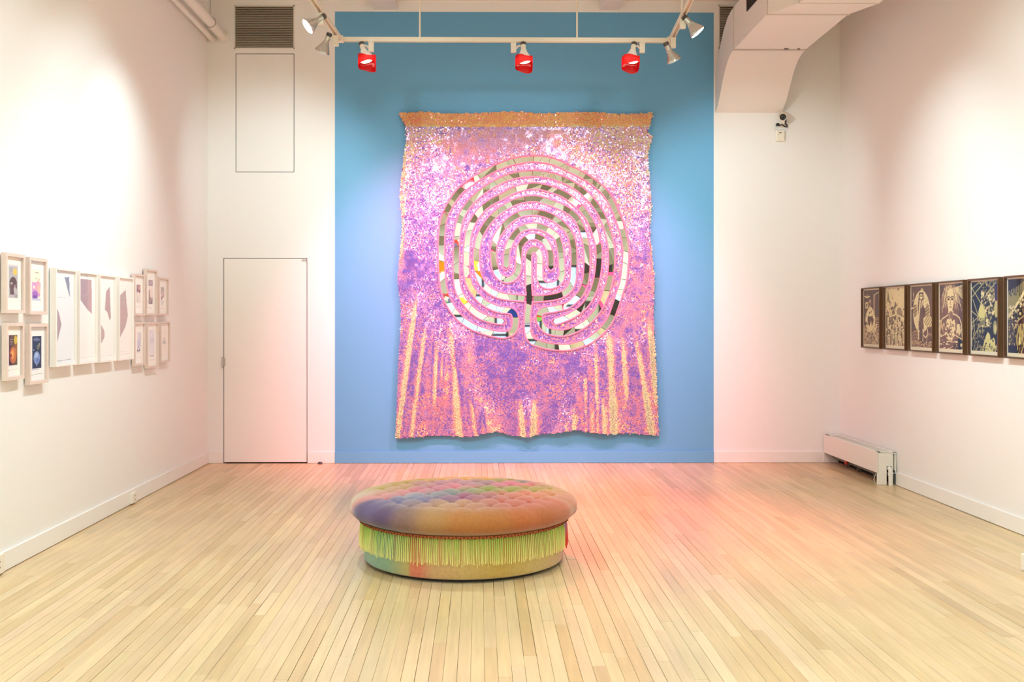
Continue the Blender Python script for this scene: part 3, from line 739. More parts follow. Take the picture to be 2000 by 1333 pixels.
for C in (P1, P2):
    N = normals(C); n = len(C); hw = 5.9; i = 0; sk_prev = 0
    while i < n-4:
        ln = int(rs.choice((11, 14, 17, 20, 23, 27, 32, 38))); j = min(n-1, i+ln)
        if n-1-j < 7: j = n-1
        sk = 0 if j == n-1 else rs.choice((-4, -2, -1, 0, 0, 1, 2, 4))
        if C is P2 and np.min(np.hypot(*(C[i:j+1]-CX).T)) < 6.6:
            # leave the crossing to the other band
            dd = np.hypot(*(C-CX).T); ins = np.where(dd < 7.2)[0]
            if i < ins[0]-3: j = ins[0]; sk = 0
            else: i = ins[-1]+1; sk_prev = 0; continue
        la, lb = max(0, i+sk_prev), min(n-1, j+sk); ra, rb = max(0, i-sk_prev), min(n-1, j-sk)
        Ls = [C[q]+N[q]*hw for q in np.unique(np.linspace(la, lb, max(2, (lb-la)//6+2)).astype(int))]
        Rs = [C[q]-N[q]*hw for q in np.unique(np.linspace(rb, ra, max(2, (rb-ra)//6+2)).astype(int))[::-1]]
        if i == 0: Rs = Rs+[C[0]+(C[0]-C[3])/3*4.5]
        if j == n-1: Ls = Ls+[C[-1]+(C[-1]-C[-4])/3*4.5]
        if ln >= 20 and rs.random() < .22 and 0 < i and j < n-1:
            shard(Ls+[Rs[0]]); shard([Ls[0]]+Rs)
        else: shard(Ls+Rs)
        i = j; sk_prev = sk
tag(root, 'pink iridescent sequin cloth with a round mirror labyrinth on the blue wall', 'wall hanging')
# small nails that hold the top edge
for px in (784, 870, 930, 1030, 1120, 1215, 1268):
    X, Z = T(px, float(TE(px))+5); b = MB(); b.lathe((float(X), D, float(Z)), (0,-1,0), [(.003, 0), (.003, .05), (.007, .051), (.006, .056)], 10); b.build('nail', M_STEEL, root, smooth=True)

# ------------------------------------------------------------------ tufted round ottoman
oc = at_depth(906, 1000, 6.24); OX, OY = oc.x, oc.y
ott = empty('round_ottoman', (OX, OY, 0))
RB, RCU = .61, .697
shown = [(330,190,206,182,100),(480,150,196,170,84),(680,120,200,175,85),(900,105,212,180,100),(1120,110,205,180,85),(1290,122,150,165,75),(1440,130,125,150,140),(1620,155,170,165,120),
 (240,220,225,195,170),(420,205,215,170,140),(560,175,205,170,120),(700,160,190,150,140),(800,155,180,140,155),(1000,150,180,150,160),(1130,150,135,140,135),(1260,160,200,130,150),(1420,158,200,120,130),
 (330,245,235,150,140),(480,230,230,150,150),(640,215,225,140,145),(760,195,200,130,150),(900,185,215,140,150),(600,245,165,170,185),(760,235,150,160,165),(880,225,130,150,150),(1010,210,150,165,120),(1170,205,140,165,70),(1340,195,150,165,75),(1500,185,165,165,80),(1660,195,190,170,90),
 (330,285,120,100,150),(500,275,125,120,160),(660,265,135,130,165),(850,265,150,110,140),(980,250,165,90,125),(1130,245,180,120,120),(1300,235,205,130,105),(1480,235,215,140,105),(1650,235,205,150,100),(1780,250,205,150,110),
 (560,295,150,130,140),(700,300,165,130,130),(830,300,205,160,120),(1000,300,205,150,115),(1150,300,200,130,110),(1300,290,205,115,95),(1500,285,210,115,90),(1680,280,205,115,75)]
blobs = []
for cx, cy, r_, g_, b_ in shown:                                            # dye patches picked off the photograph, laid on the cushion top
    q = at_z(640+cx/3.704, 900+cy/3.704, .425); blobs.append(((q.x-OX)/RCU, (q.y-OY)/RCU, (r_, g_, b_)))
blobs += [(-.97,-.10,(226,202,174)),(-.99,.12,(224,200,170)),(-.84,-.52,(95,75,120)),(-.66,-.74,(105,80,120)),(-.46,-.86,(150,115,105)),(-.25,-.9,(195,145,90)),(0,-.93,(200,130,65)),(.25,-.9,(200,125,60)),(.5,-.82,(205,115,60)),(.75,-.62,(195,110,55)),(.95,-.25,(195,125,80)),
          (-.2,-.7,(200,152,104)),(.1,-.72,(200,140,100)),(.4,-.66,(204,112,82)),(.99,.1,(206,148,104)),(-.8,.5,(216,190,140)),(.8,.5,(180,165,110)),(0,.98,(200,172,96)),(.5,.85,(180,168,100)),(-.5,.85,(204,176,100))]
BX = np.array([(q[0], q[1]) for q in blobs]); BC = np.array([[lin(v)*.64 for v in q[2]] for q in blobs])
def cushion_color(x, y):
    w = np.exp(-(((x[:,None]-BX[None,:,0])/.12)**2+((y[:,None]-BX[None,:,1])/.11)**2))+1e-9*np.exp(-((x[:,None]-BX[None,:,0])**2+(y[:,None]-BX[None,:,1])**2)*20)
    c = (w[:,:,None]*BC[None]).sum(1)/w.sum(1)[:,None]
    return np.hstack([c, np.ones((len(c), 1))])
TX, TY = .150, .235                                                         # diamond tufting
def tuft(x, y):
    x = x+.009*np.sin(y*23+1)+.006*np.sin(x*31); y = y+.010*np.sin(x*19+2)
    u = x/TX+y/TY; v = x/TX-y/TY
    a = np.abs(np.sin(PI*u/1.0)); c = np.abs(np.sin(PI*v/1.0))
    return (a*c)**.6, np.exp(-((a**2+c**2)/.14))
nr, na = 150, 320
prof = []
for i in range(nr+1):                                                       # profile: flat top then a fat roll
    t = i/nr
    if t < .66: r = t/.66*.575; z = .412+.010*(1-(r/.575)**2); k = 1.0
    else:
        a = (t-.66)/.34*PI*.97; r = .575+.122*math.sin(min(a, PI/2)) if a < PI/2 else .575+.122*math.sin(a)*1.0
        z = .334+.078*math.cos(a) if a < PI/2 else .334+.068*math.cos(a); k = max(0, 1-(a/(PI*.42)))
    prof.append((r, z, k))
ang = np.linspace(0, 2*PI, na, endpoint=False); V = []; Cc = []
for r, z, k in prof:
    x = r*np.cos(ang); y = r*np.sin(ang); ti, di = tuft(x, y)
    fall = np.clip((.60-r)/.07, 0, 1) if r < .62 else 0
    zz = z+(.017*(ti-.55)-.036*di)*fall
    # pleats running out over the roll
    pl = np.abs(np.sin(ang*17+.3*np.sin(ang*5)))**.5; pr = -.004*(1-pl)*np.clip((r-.50)/.06, 0, 1)*np.clip(k*1.6, 0, 1)
    zz = zz+pr
    rr = r+.0025*np.sin(ang*9+1)+(.002*np.sin(ang*23)) if r > .6 else r
    V.append(np.stack([OX+rr*np.cos(ang) if np.ndim(rr) else OX+x, OY+rr*np.sin(ang) if np.ndim(rr) else OY+y, zz*np.ones_like(ang)], -1))
    cc = cushion_color(x/RCU, y/RCU)
    if z < .36 and r > .55:                                                  # the roll keeps the colour of the rim
        pass
    Cc.append(cc)
V = np.vstack(V); Cc = np.vstack(Cc); idx = np.arange((nr+1)*na).reshape(nr+1, na); nx_ = np.roll(idx, -1, axis=1)
Fc = np.stack([idx[:-1], idx[1:], nx_[1:], nx_[:-1]], -1).reshape(-1, 4)
M_VELVET = attr_mat('tie_dyed_velvet', .85, .2, sheen=.35, bump=.15, scale=55, mul=.22)
np_mesh('cushion', V, Fc, M_VELVET, ott, smooth=True, colors=('POINT', Cc))
# drum
def drum_color(a):                                                          # angle 0 = right, -pi/2 = towards us
    stops = [(-180,(150,160,120)),(-168,(122,160,132)),(-150,(128,168,142)),(-134,(132,164,132)),(-122,(176,164,104)),(-119.5,(178,164,100)),(-119,(206,120,88)),(-113,(208,118,90)),(-106,(200,160,112)),(-90,(196,166,104)),(-70,(190,158,78)),(-45,(196,170,104)),(-22,(196,160,104)),(-16,(200,150,120)),(0,(204,140,110)),(60,(190,150,110)),(180,(150,160,120))]
    s = np.array([q[0] for q in stops], float); c = np.array([[lin(v) for v in q[1]] for q in stops])
    d = np.degrees(a); d = (d+180) % 360-180
    return np.stack([np.interp(d, s, c[:,i]) for i in range(3)]+[np.ones_like(d)], -1)
hz_ = [(.045, RB-.02), (.022, RB-.008), (.03, RB), (.12, RB+.002), (.2, RB), (.275, RB-.004), (.285, RB-.03)]
V = []; Cc = []
for z, r in hz_:
    V.append(np.stack([OX+r*np.cos(ang), OY+r*np.sin(ang), np.full(na, z)], -1)); Cc.append(drum_color(ang))
V = np.vstack(V); Cc = np.vstack(Cc); idx = np.arange(len(hz_)*na).reshape(len(hz_), na); nx_ = np.roll(idx, -1, axis=1)
Fc = np.stack([idx[:-1], nx_[:-1], nx_[1:], idx[1:]], -1).reshape(-1, 4)
np_mesh('drum', V, Fc, M_VELVET, ott, smooth=True, colors=('POINT', Cc))
b = MB(); b.lathe((OX, OY, .0005), (0,0,1), [(RB-.05, 0), (RB-.05, .05)], 64); b.build('plinth', M_BLACK, ott, smooth=True)
# fringe strands, two layers deep
nst = 620; V = []; Fq = []; Cc = []
for k in range(nst):
    a0 = 2*PI*k/nst+rs.uniform(-.002, .002); d = math.degrees(a0); d = (d+180) % 360-180
    r0 = RB+.012+(k % 2)*.006; L_ = rs.gauss(.152, .006); w = .0018
    zone = -17 < d < 40
    sway = rs.gauss(0, .004); n0 = len(V); yel = rs.random()
    for q, t in enumerate((0, .35, .7, 1)):
        a = a0+sway*t*t; r = r0+.010*math.sin(t*PI*.6)+rs.uniform(-.001, .001); z = .262-L_*t
        ca, sa = math.cos(a), math.sin(a)
        for (du, dv) in ((-w, 0), (0, w), (w, 0), (0, -w)):
            V.append((OX+(r+dv)*ca-du*sa, OY+(r+dv)*sa+du*ca, z))
        if zone: c = col(168, 150, 190) if t < .3 else (col(196, 110, 110) if t < .6 else col(206, 52, 30))
        else:
            g_ = np.array(col(158, 204, 84))*(1-t)+np.array(col(236, 228, 140))*t
            if yel > .72: g_ = np.array(col(206, 216, 112))*(1-t)+np.array(col(240, 230, 150))*t
            if yel < .06: g_ = np.array(col(206, 150, 90))
            c = tuple(g_)
        Cc += [c]*4
    for q in range(3):
        for s in range(4):
            s2 = (s+1) % 4; Fq.append((n0+q*4+s, n0+q*4+s2, n0+q*4+4+s2, n0+q*4+4+s))
fr = np_mesh('fringe', V, Fq, attr_mat('silk_fringe', .55, .4), ott, colors=('POINT', Cc)); fr['kind'] = 'stuff'
b = MB()
ringp = [(OX+(RB+.022)*math.cos(t), OY+(RB+.022)*math.sin(t), .262) for t in np.linspace(0, 2*PI, 120, endpoint=False)]
b.tube(ringp, .0075, 8, closed=True)
for k in range(190):
    t = 2*PI*k/190; b.lathe((OX+(RB+.029)*math.cos(t), OY+(RB+.029)*math.sin(t), .2595+(k % 2)*.004), (math.cos(t), math.sin(t), 0), [(.0025, -.002), (.0052, 0), (.0035, .0035)], 6, 1)
b.build('braid', [mat('rust_braid', col(176, 92, 44), .8), mat('dark_braid', col(96, 44, 22), .8)], ott, smooth=True)
tag(ott, 'round tufted tie dyed velvet ottoman with yellow green fringe on wood floor', 'ottoman')

# ------------------------------------------------------------------ little raster for the flat printed pictures
class Canvas:
    def __init__(s, w, h, bg): s.w, s.h = w, h; s.a = np.tile(np.array(bg, float), (h, w, 1)); s.Y, s.X = np.mgrid[0:h, 0:w]; s.X = (s.X+.5)/w; s.Y = (s.Y+.5)/h
    def put(s, m, c, o=1.0): s.a[m] = s.a[m]*(1-o)+np.array(c, float)*o
    def ell(s, cx, cy, rx, ry, c, o=1.0): s.put(((s.X-cx)/rx)**2+((s.Y-cy)/ry)**2 < 1, c, o)
    def rect(s, x0, y0, x1, y1, c, o=1.0): s.put((s.X >= x0) & (s.X < x1) & (s.Y >= y0) & (s.Y < y1), c, o)
    def poly(s, P, c, o=1.0):
        m = np.zeros(s.X.shape, bool); n = len(P)
        for i in range(n):
            x0, y0 = P[i]; x1, y1 = P[(i+1) % n]
            if y0 == y1: continue
            k = ((s.Y >= min(y0, y1)) & (s.Y < max(y0, y1))) & (s.X < x0+(s.Y-y0)*(x1-x0)/(y1-y0)); m ^= k
        s.put(m, c, o)
    def line(s, P, wd_, c, o=1.0, asp=None):
        k = (s.h/s.w) if asp is None else asp
        for (x0, y0), (x1, y1) in zip(P[:-1], P[1:]):
            ax, ay, dx, dy = s.X-x0, (s.Y-y0)*k, x1-x0, (y1-y0)*k; L2 = dx*dx+dy*dy+1e-9
            t = np.clip((ax*dx+ay*dy)/L2, 0, 1); s.put(np.hypot(ax-t*dx, ay-t*dy) < wd_, c, o)
    def noise(s, sx, sy, seed):
        r = np.random.default_rng(seed); nx, ny = max(3, int(s.w/sx)+3), max(3, int(s.h/sy)+3); g = r.standard_normal((ny, nx))
        x = s.X*s.w/sx; y = s.Y*s.h/sy; i = x.astype(int); j = y.astype(int); u = x-i; v = y-j
        return (g[j,i]*(1-u)+g[j,i+1]*u)*(1-v)+(g[j+1,i]*(1-u)+g[j+1,i+1]*u)*v
def rgb(c): return c
BR, CRM, NAVY, OLV = (86, 60, 58), (220, 206, 156), (32, 26, 40), (140, 130, 88)
def print_1():
    c = Canvas(64, 118, BR)
    n = c.noise(2, 2, 1); c.put((c.Y > .66) & (n > .1), (176, 152, 116)); c.put((np.sin(c.X*70+c.Y*60) > .55) & (c.Y > .66), CRM, .7)
    c.poly([(.58,.12),(.70,.08),(.68,.62),(.60,.64)], (150, 116, 100)); c.line([(.60,.10),(.95,.04)], .012, CRM); c.line([(.93,.04),(.95,.80)], .02, CRM); c.line([(.62,.1),(.62,.6)], .012, CRM)
    c.put((c.X > .72) & (c.Y > .48) & (c.Y < .68) & (np.sin(c.Y*150) > .3), (186, 160, 120))
    c.line([(.05,.11),(.2,.14),(.36,.11)], .02, CRM); c.line([(.2,.07),(.2,.14)], .012, CRM); c.ell(.12,.12,.06,.012, CRM); c.ell(.30,.12,.06,.012, CRM)
    c.rect(.10,.22,.26,.34, (206, 188, 140)); c.ell(.18,.28,.04,.03, BR); c.rect(.32,.18,.46,.25,(170,140,116)); c.rect(.32,.27,.44,.33,(160,130,106))
    n = c.noise(3, 3, 5)
    rad = np.sqrt(((c.X-.40)/.30)**2+((c.Y-.55)/.215)**2); c.put((rad < 1) & (rad > .55) & (n > -.5), CRM); c.ell(.42,.58,.15,.10, BR); c.ell(.4,.40,.16,.09, CRM); c.ell(.36,.42,.03,.02, BR); c.ell(.46,.40,.03,.02, BR)
    c.poly([(.36,.66),(.44,.56),(.5,.68),(.52,.74),(.34,.74)], CRM); n = c.noise(2, 3, 8); c.put((((c.X-.4)/.34)**2+((c.Y-.72)/.06)**2 < 1) & (n > 0), CRM)
    c.line([(.5,.70),(.80,.62),(.72,.74),(.58,.76),(.82,.92)], .02, CRM); return c
def print_2():
    c = Canvas(72, 118, CRM); n = c.noise(2.2, 2.6, 2)+.6*c.noise(5, 6, 3); top = np.clip(1.6-c.Y*3.2+(c.X-.5)*1.2, -.6, 1.6)
    c.put(n > top+.05, (112, 92, 72)); n2 = c.noise(2, 7, 4); c.put((c.Y > .48) & (n2 > .25), (86, 68, 58)); c.put((c.Y > .5) & (c.noise(3, 9, 6) > .75), CRM)
    for i, (x, y, s) in enumerate(((.13,.84,.07),(.32,.74,.06),(.5,.62,.07),(.52,.80,.07),(.72,.86,.08),(.88,.74,.06),(.7,.62,.05),(.9,.9,.05))):
        c.ell(x, y+.10, s*1.15, .11, (206, 190, 146)); c.ell(x, y, s*.7, .035, CRM); c.line([(x-s, y+.05),(x-s*.8, y+.18)], .014, (80, 62, 54)); c.line([(x, y+.06),(x, y+.18)], .01, (80, 62, 54)); c.ell(x, y+.005, s*.3, .012, (90, 70, 60))
    c.ell(.68,.42,.13,.085, (150, 128, 104)); c.poly([(.04,.22),(.1,.02),(.2,.24)], (130, 112, 84)); c.line([(.2,.5),(.5,.45),(.85,.52)], .02, CRM); return c
def print_3():
    c = Canvas(78, 118, BR); c.ell(.47,.42,.38,.35, CRM); c.poly([(.42,.08),(.5,.02),(.58,.08)], (200, 180, 130)); n = c.noise(2.5, 3, 7)
    c.put((((c.X-.47)/.38)**2+((c.Y-.42)/.35)**2 < 1) & (n > .95), OLV)
    c.poly([(.36,.12),(.56,.12),(.58,.2),(.54,.3),(.68,.42),(.66,.5),(.56,.52),(.58,.7),(.34,.72),(.34,.5),(.30,.36)], (92, 68, 64)); c.rect(.36,.10,.56,.13, (60, 42, 44)); c.ell(.46,.17,.07,.045, CRM); c.rect(.40,.15,.52,.17, BR)
    c.line([(.42,.24),(.34,.56)], .03, CRM); c.line([(.52,.24),(.48,.34)], .02, CRM); c.ell(.56,.40,.05,.04,(90,50,60)); c.poly([(.48,.40),(.66,.36),(.62,.44),(.52,.47)], (80, 44, 56))
    for x, y in ((.18,.40),(.74,.40)): c.ell(x, y, .09, .11, (176, 158, 112)); c.put((((c.X-x)/.09)**2+((c.Y-y)/.11)**2 < 1) & (np.sin(c.Y*120+c.X*40) > .2), (96, 72, 62))
    c.ell(.80,.58,.2,.09, (208, 192, 136)); c.put((((c.X-.8)/.2)**2+((c.Y-.58)/.09)**2 < 1) & (np.sin(c.X*60+c.Y*90) > .4), (130, 108, 84))
    c.ell(.22,.9,.26,.18, (150, 124, 96)); r = np.hypot(c.X-.2, (c.Y-.92)*1.5); c.put((r < .27) & (np.sin(r*90) > .1), (90, 64, 60)); c.ell(.85,.9,.16,.14, (140, 112, 92)); c.ell(.85,.92,.12,.12, (84, 58, 58))
    c.rect(.38,.68,.52,.95, (76, 54, 54)); c.line([(.34,.74),(.34,.86)], .02, CRM); c.line([(.55,.72),(.54,.9)], .012, CRM); c.line([(.56,.8),(.66,.84),(.76,.78),(.74,.7)], .014, CRM)
    c.put((c.Y > .9) & (c.noise(2, 2, 9) > .2), (176, 150, 112)); c.line([(.1,.1),(.11,.2)], .008, CRM); c.line([(.04,.24),(.14,.22)], .008, CRM); c.line([(.0,.36),(.1,.35)], .016, CRM); return c
def print_4():
    c = Canvas(84, 124, (100, 70, 70)); c.poly([(.62,0),(1,0),(1,.09),(.7,.07)], NAVY); c.poly([(.0,.02),(.2,.02),(.08,.2),(0,.22)], (70, 50, 54))
    hair = random.Random(3)
    for k in range(70):
        x0 = .22+hair.random()*.42; a = hair.uniform(-1, 1); x1 = .08+hair.random()*.22 if x0 < .42 else .58+hair.random()*.38; y1 = hair.uniform(.16, .44)
        c.line([(x0, .05+hair.random()*.04), ((x0+x1)/2, .10+hair.random()*.06), (x1, y1)], .008, hair.choice((CRM, (182, 160, 122), (120, 90, 78))))
    for k in range(9): c.line([(.60,.07),(1.0,.02+.03*k)], .009, (206, 188, 140))
    c.put((((c.X-.42)/.24)**2+((c.Y-.07)/.06)**2 < 1) & (c.noise(2, 2, 3) > -.1), (196, 176, 130))
    c.poly([(.33,.12),(.42,.07),(.54,.09),(.60,.18),(.58,.32),(.52,.42),(.45,.45),(.38,.41),(.33,.32),(.31,.22)], CRM)
    for x in (.38, .53): c.ell(x, .235, .055, .016, (84, 58, 54)); c.ell(x, .236, .02, .011, (40, 26, 30)); c.line([(x-.07,.212),(x,.19),(x+.06,.208)], .012, (70, 46, 44))
    c.line([(.46,.24),(.45,.31),(.48,.318)], .007, (120, 92, 74)); c.ell(.46,.355,.05,.012, (110, 60, 60)); c.line([(.41,.355),(.51,.355)], .005, (60, 34, 38)); c.ell(.46,.43,.03,.01, (84, 58, 54))
    c.line([(.38,.41),(.37,.47),(.30,.49),(.10,.54),(.03,.66),(.02,.80)], .014, CRM); c.line([(.55,.41),(.56,.46),(.70,.48),(.82,.52),(.90,.62),(.93,.82),(.97,.84)], .014, CRM)
    c.poly([(.36,.44),(.55,.44),(.54,.56),(.40,.56)], (120, 84, 78)); c.line([(.42,.45),(.43,.58)], .006, CRM)
    for x, y, rx, ry in ((.36,.60,.07,.07),(.47,.58,.05,.05),(.60,.64,.09,.09),(.78,.70,.10,.09)): c.ell(x, y, rx, ry, CRM); c.put((((c.X-x)/rx)**2+((c.Y-y)/ry)**2 < 1) & (c.noise(2, 4, 12) > .55), (130, 96, 82))
    c.put((((c.X-.42)/.2)**2+((c.Y-.74)/.12)**2 < 1) & (c.noise(2.4, 2.8, 14) > -.1), CRM); c.ell(.38,.73,.05,.04, BR); c.put((c.X < .22) & (c.Y > .55) & (c.Y < .8) & (c.noise(3, 7, 15) > .3), (190, 166, 124))
    c.line([(.02,.82),(.3,.76),(.5,.86),(.62,.78),(.95,.85)], .012, CRM); c.poly([(.60,.9),(.8,.82),(1,.9),(1,1),(.55,1)], NAVY); c.put((c.Y > .86) & (c.noise(5, 1.6, 17) > .7), CRM); return c
def print_5():
    c = Canvas(88, 128, NAVY); n = c.noise(2.4, 2.6, 21)+.7*c.noise(7, 8, 22)
    m = (np.abs(c.X-.55-.10*np.sin(c.Y*7)) < .30-.1*np.abs(c.Y-.3)) & (c.Y < .66); c.put(m & (n > -.05), OLV); c.put(m & (n > .8), CRM)
    c.poly([(.82,.02),(.98,.05),(.98,.36),(.86,.34)], (52, 40, 74)); c.ell(.90,.40,.07,.12, (186, 178, 112)); c.ell(.38,.46,.12,.12, (206, 200, 128)); c.ell(.42,.58,.08,.08, (200, 194, 124))
    for k in range(6): c.line([(.32+.035*k,.53),(.33+.035*k,.62)], .010, (36, 32, 44))
    for a, b_ in (((0,.10),(.30,.0)),((0,.22),(.45,.02)),((.0,.08),(.34,.30)),((.0,.42),(.30,.52)),((.05,.25),(.26,.50)),((.0,.60),(.28,.50)),((.0,.86),(.28,.66)),((.06,.52),(.12,.74)),((.9,.02),(.55,.18))): c.line([a, b_], .012, (170, 164, 116))
    m = (c.Y > .62) & (c.X < .48) & (c.noise(2, 3.6, 24) > .35); c.put(m, (146, 138, 98))
    c.poly([(.40,.98),(.50,.82),(.60,.72),(.68,.76),(.70,.84),(.82,.80),(.92,.92),(.88,1),(.40,1)], (204, 198, 128)); c.put((c.Y > .8) & (c.X > .4) & (c.noise(3, 6, 25) > .7), NAVY)
    c.ell(.86,.66,.07,.10, (150, 142, 96)); c.ell(.87,.68,.04,.06, (196, 190, 126)); c.put((c.Y > .92) & (c.noise(3, 1.6, 27) > .4), OLV); return c
def print_6():
    c = Canvas(90, 128, (52, 36, 40)); n = c.noise(2.2, 2.4, 31)+.5*c.noise(6, 6, 32)
    c.poly([(0,.16),(.30,.10),(.62,0),(.75,0),(.40,.30),(.18,.44),(0,.56)], OLV); c.line([(.72,0),(.42,.26),(.16,.42),(.0,.52)], .03, CRM)
    for k in range(9): c.line([(.0+.06*k,.02),(.04+.055*k,.20+.03*math.sin(k*2.2))], .014, (46, 40, 60))
    m = (c.Y > .30-.25*(c.X-.3)) & (c.Y < .62) & (n > .15); c.put(m, (128, 112, 78)); c.put(m & (n > .9), CRM)
    c.poly([(.25,.62),(.55,.46),(1,.30),(1,.48),(.6,.58),(.32,.66)], (62, 26, 38)); c.line([(.28,.58),(.62,.45),(1,.32)], .012, (170, 150, 104))
    m = (c.Y > .6) & (c.noise(2.4, 7, 34) > .05); c.put(m, (176, 156, 98)); c.put((c.Y > .78) & (c.noise(3, 10, 35) > .5), (214, 202, 132)); c.put((c.X < .2) & (c.Y > .55) & (c.noise(2, 2, 36) > -.3), (74, 66, 66)); c.put((c.Y > .9) & (c.X < .3), (40, 34, 56)); return c
def soft_card(kind, seed):
    """the small vertical cards in the pale frames"""
    c = Canvas(34, 96, (250, 246, 240)); n = c.noise(4, 5, seed); x0, x1, y0, y1 = .22, .80, .17, .78
    if kind == 'head':
        c.rect(.05,.08,.92,.86, (248, 240, 236)); c.rect(x0, y0, x1, y1, (176, 178, 190)); c.rect(x0, y0-.03, x1, y0, (214, 212, 220)); c.ell(.62,.27,.13,.065, (236, 196, 92)); c.ell(.5,.52,.25,.15, (50, 46, 72)); c.rect(.30,.52,.56,.72, (58, 54, 78)); c.ell(.40,.50,.07,.02, (170, 170, 190)); c.ell(.62,.55,.06,.03, (130, 124, 146)); c.ell(.6,.62,.08,.05, (176, 178, 190)); c.put((c.Y > .70) & (c.Y < .78) & (c.X > x0) & (c.X < x1) & (n > 0), (150, 150, 166)); c.line([(.3,.22),(.42,.22)], .02, (150, 150, 170)); c.line([(.3,.26),(.44,.26)], .02, (150, 150, 170))
    elif kind == 'pink':
        c.rect(.05,.08,.92,.86, (250, 244, 238)); c.rect(x0, y0, x1, y1, (250, 240, 214)); c.put((c.X > x0) & (c.X < x1) & (c.Y > .42) & (c.Y < y1) & (n > -.4), (222, 160, 206)); c.ell(.62,.52,.17,.14, (240, 170, 186)); c.ell(.68,.56,.09,.09, (246, 196, 170)); c.ell(.42,.66,.2,.07, (176, 110, 190)); c.ell(.40,.72,.16,.04, (130, 84, 170)); c.rect(x0, .75, x1, .79, (206, 200, 222)); c.line([(.46,.22),(.62,.22)], .025, (190, 170, 150)); c.ell(.5,.34,.05,.012, (170, 150, 160)); c.ell(.70,.36,.05,.02, (240, 176, 120))
    elif kind == 'orange':
        c.rect(x0, y0, x1, y1, (66, 50, 60)); c.ell(.68,.27,.12,.09, (206, 176, 66)); c.poly([(.52,.2),(.6,.36),(.8,.34),(.8,.60),(.62,.44)], (150, 84, 60)); c.ell(.5,.58,.24,.17, (190, 106, 66)); c.ell(.46,.56,.13,.10, (222, 140, 84)); c.ell(.44,.55,.05,.05, (240, 180, 110)); c.put((((c.X-.5)/.27)**2+((c.Y-.62)/.17)**2 < 1) & (n > .7), (130, 62, 44)); c.line([(.28,.25),(.44,.26)], .025, (150, 140, 150)); c.line([(.28,.30),(.46,.31)], .025, (150, 140, 150)); c.line([(.28,.35),(.42,.35)], .025, (120, 116, 130)); c.line([(.1,.88),(.86,.865)], .012, (206, 200, 200)); c.rect(x0, .78, x1, .80, (220, 216, 214))
    elif kind == 'navy':
        c.rect(x0, y0, x1, y1, (40, 40, 62)); c.ell(.5,.58,.20,.125, (132, 152, 204)); c.ell(.46,.53,.12,.05, (176, 192, 226)); c.ell(.54,.63,.1,.05, (106, 124, 186)); c.ell(.58,.38,.09,.05, (116, 110, 84)); c.ell(.66,.33,.05,.03, (150, 140, 110)); c.ell(.30,.43,.03,.012, (190, 196, 214)); c.ell(.5,.72,.04,.014, (210, 210, 220)); c.put((((c.X-.5)/.22)**2+((c.Y-.23)/.03)**2 < 1) & (n > -.2), (110, 112, 140)); c.line([(.08,.90),(.9,.885)], .014, (190, 184, 186)); c.rect(x0-.05, .79, .65, .81, (212, 208, 216))
    elif kind == 'red':
        c.rect(.3,.22,.74,.72, (238, 226, 220)); c.poly([(.3,.22),(.74,.22),(.74,.44),(.5,.42),(.3,.44)], (178, 146, 156)); c.ell(.62,.32,.10,.07, (222, 156, 146)); c.ell(.66,.40,.08,.05, (130, 96, 110)); c.ell(.42,.38,.09,.05, (150, 112, 128)); c.rect(.3,.44,.36,.66, (214, 200, 196)); c.put((c.X > .3) & (c.X < .74) & (c.Y > .5) & (c.Y < .72) & (n > .5), (214, 210, 200)); c.line([(.2,.83),(.72,.825)], .012, (214, 204, 200))
    elif kind == 'tower':
        c.rect(.3,.20,.76,.34, (176, 162, 176)); c.ell(.55,.27,.10,.035, (206, 176, 196)); c.rect(.3,.36,.76,.76, (246, 230, 224)); c.poly([(.3,.74),(.34,.46),(.42,.42),(.46,.56),(.56,.66),(.74,.72),(.74,.78),(.3,.78)], (176, 150, 152)); c.put((c.X > .3) & (c.X < .74) & (c.Y > .62) & (c.Y < .78) & (n > .3), (140, 116, 124)); c.line([(.24,.87),(.66,.88)], .016, (206, 198, 196))
    elif kind == 'heron':
        c.rect(.3,.22,.72,.44, (196, 184, 182)); c.poly([(.3,.44),(.72,.36),(.72,.52),(.34,.58)], (206, 176, 180)); c.line([(.34,.50),(.62,.36)], .03, (248, 240, 236)); c.poly([(.3,.5),(.5,.52),(.44,.62),(.34,.6)], (170, 146, 152)); c.put((c.X > .28) & (c.X < .72) & (c.Y > .60) & (c.Y < .78) & (n > .0), (222, 222, 220)); c.line([(.24,.86),(.72,.86)], .012, (216, 208, 206))
    elif kind == 'blue':
        c.rect(.34,.20,.70,.70, (226, 224, 232)); c.rect(.64,.22,.70,.56, (150, 148, 160)); c.ell(.5,.48,.15,.12, (204, 208, 230)); c.poly([(.32,.70),(.36,.60),(.44,.66),(.54,.68),(.66,.62),(.68,.70)], (130, 116, 136)); c.put((c.X > .34) & (c.X < .66) & (c.Y > .55) & (c.Y < .7) & (n > .5), (170, 168, 196)); c.rect(.3,.71,.64,.735, (232, 222, 232)); c.line([(.2,.85),(.7,.86)], .01, (220, 212, 214))
    elif kind == 'pale':
        c.rect(.26,.14,.80,.74, (238, 234, 238)); c.rect(.27,.14,.31,.74, (222, 218, 226)); c.put((c.X > .26) & (c.X < .8) & (c.Y > .14) & (c.Y < .46) & (n > .2), (226, 222, 234)); c.rect(.28,.34,.78,.38, (222, 216, 228)); c.rect(.26,.75,.76,.785, (200, 194, 194)); c.line([(.16,.875),(.82,.87)], .012, (212, 204, 204))
    else:
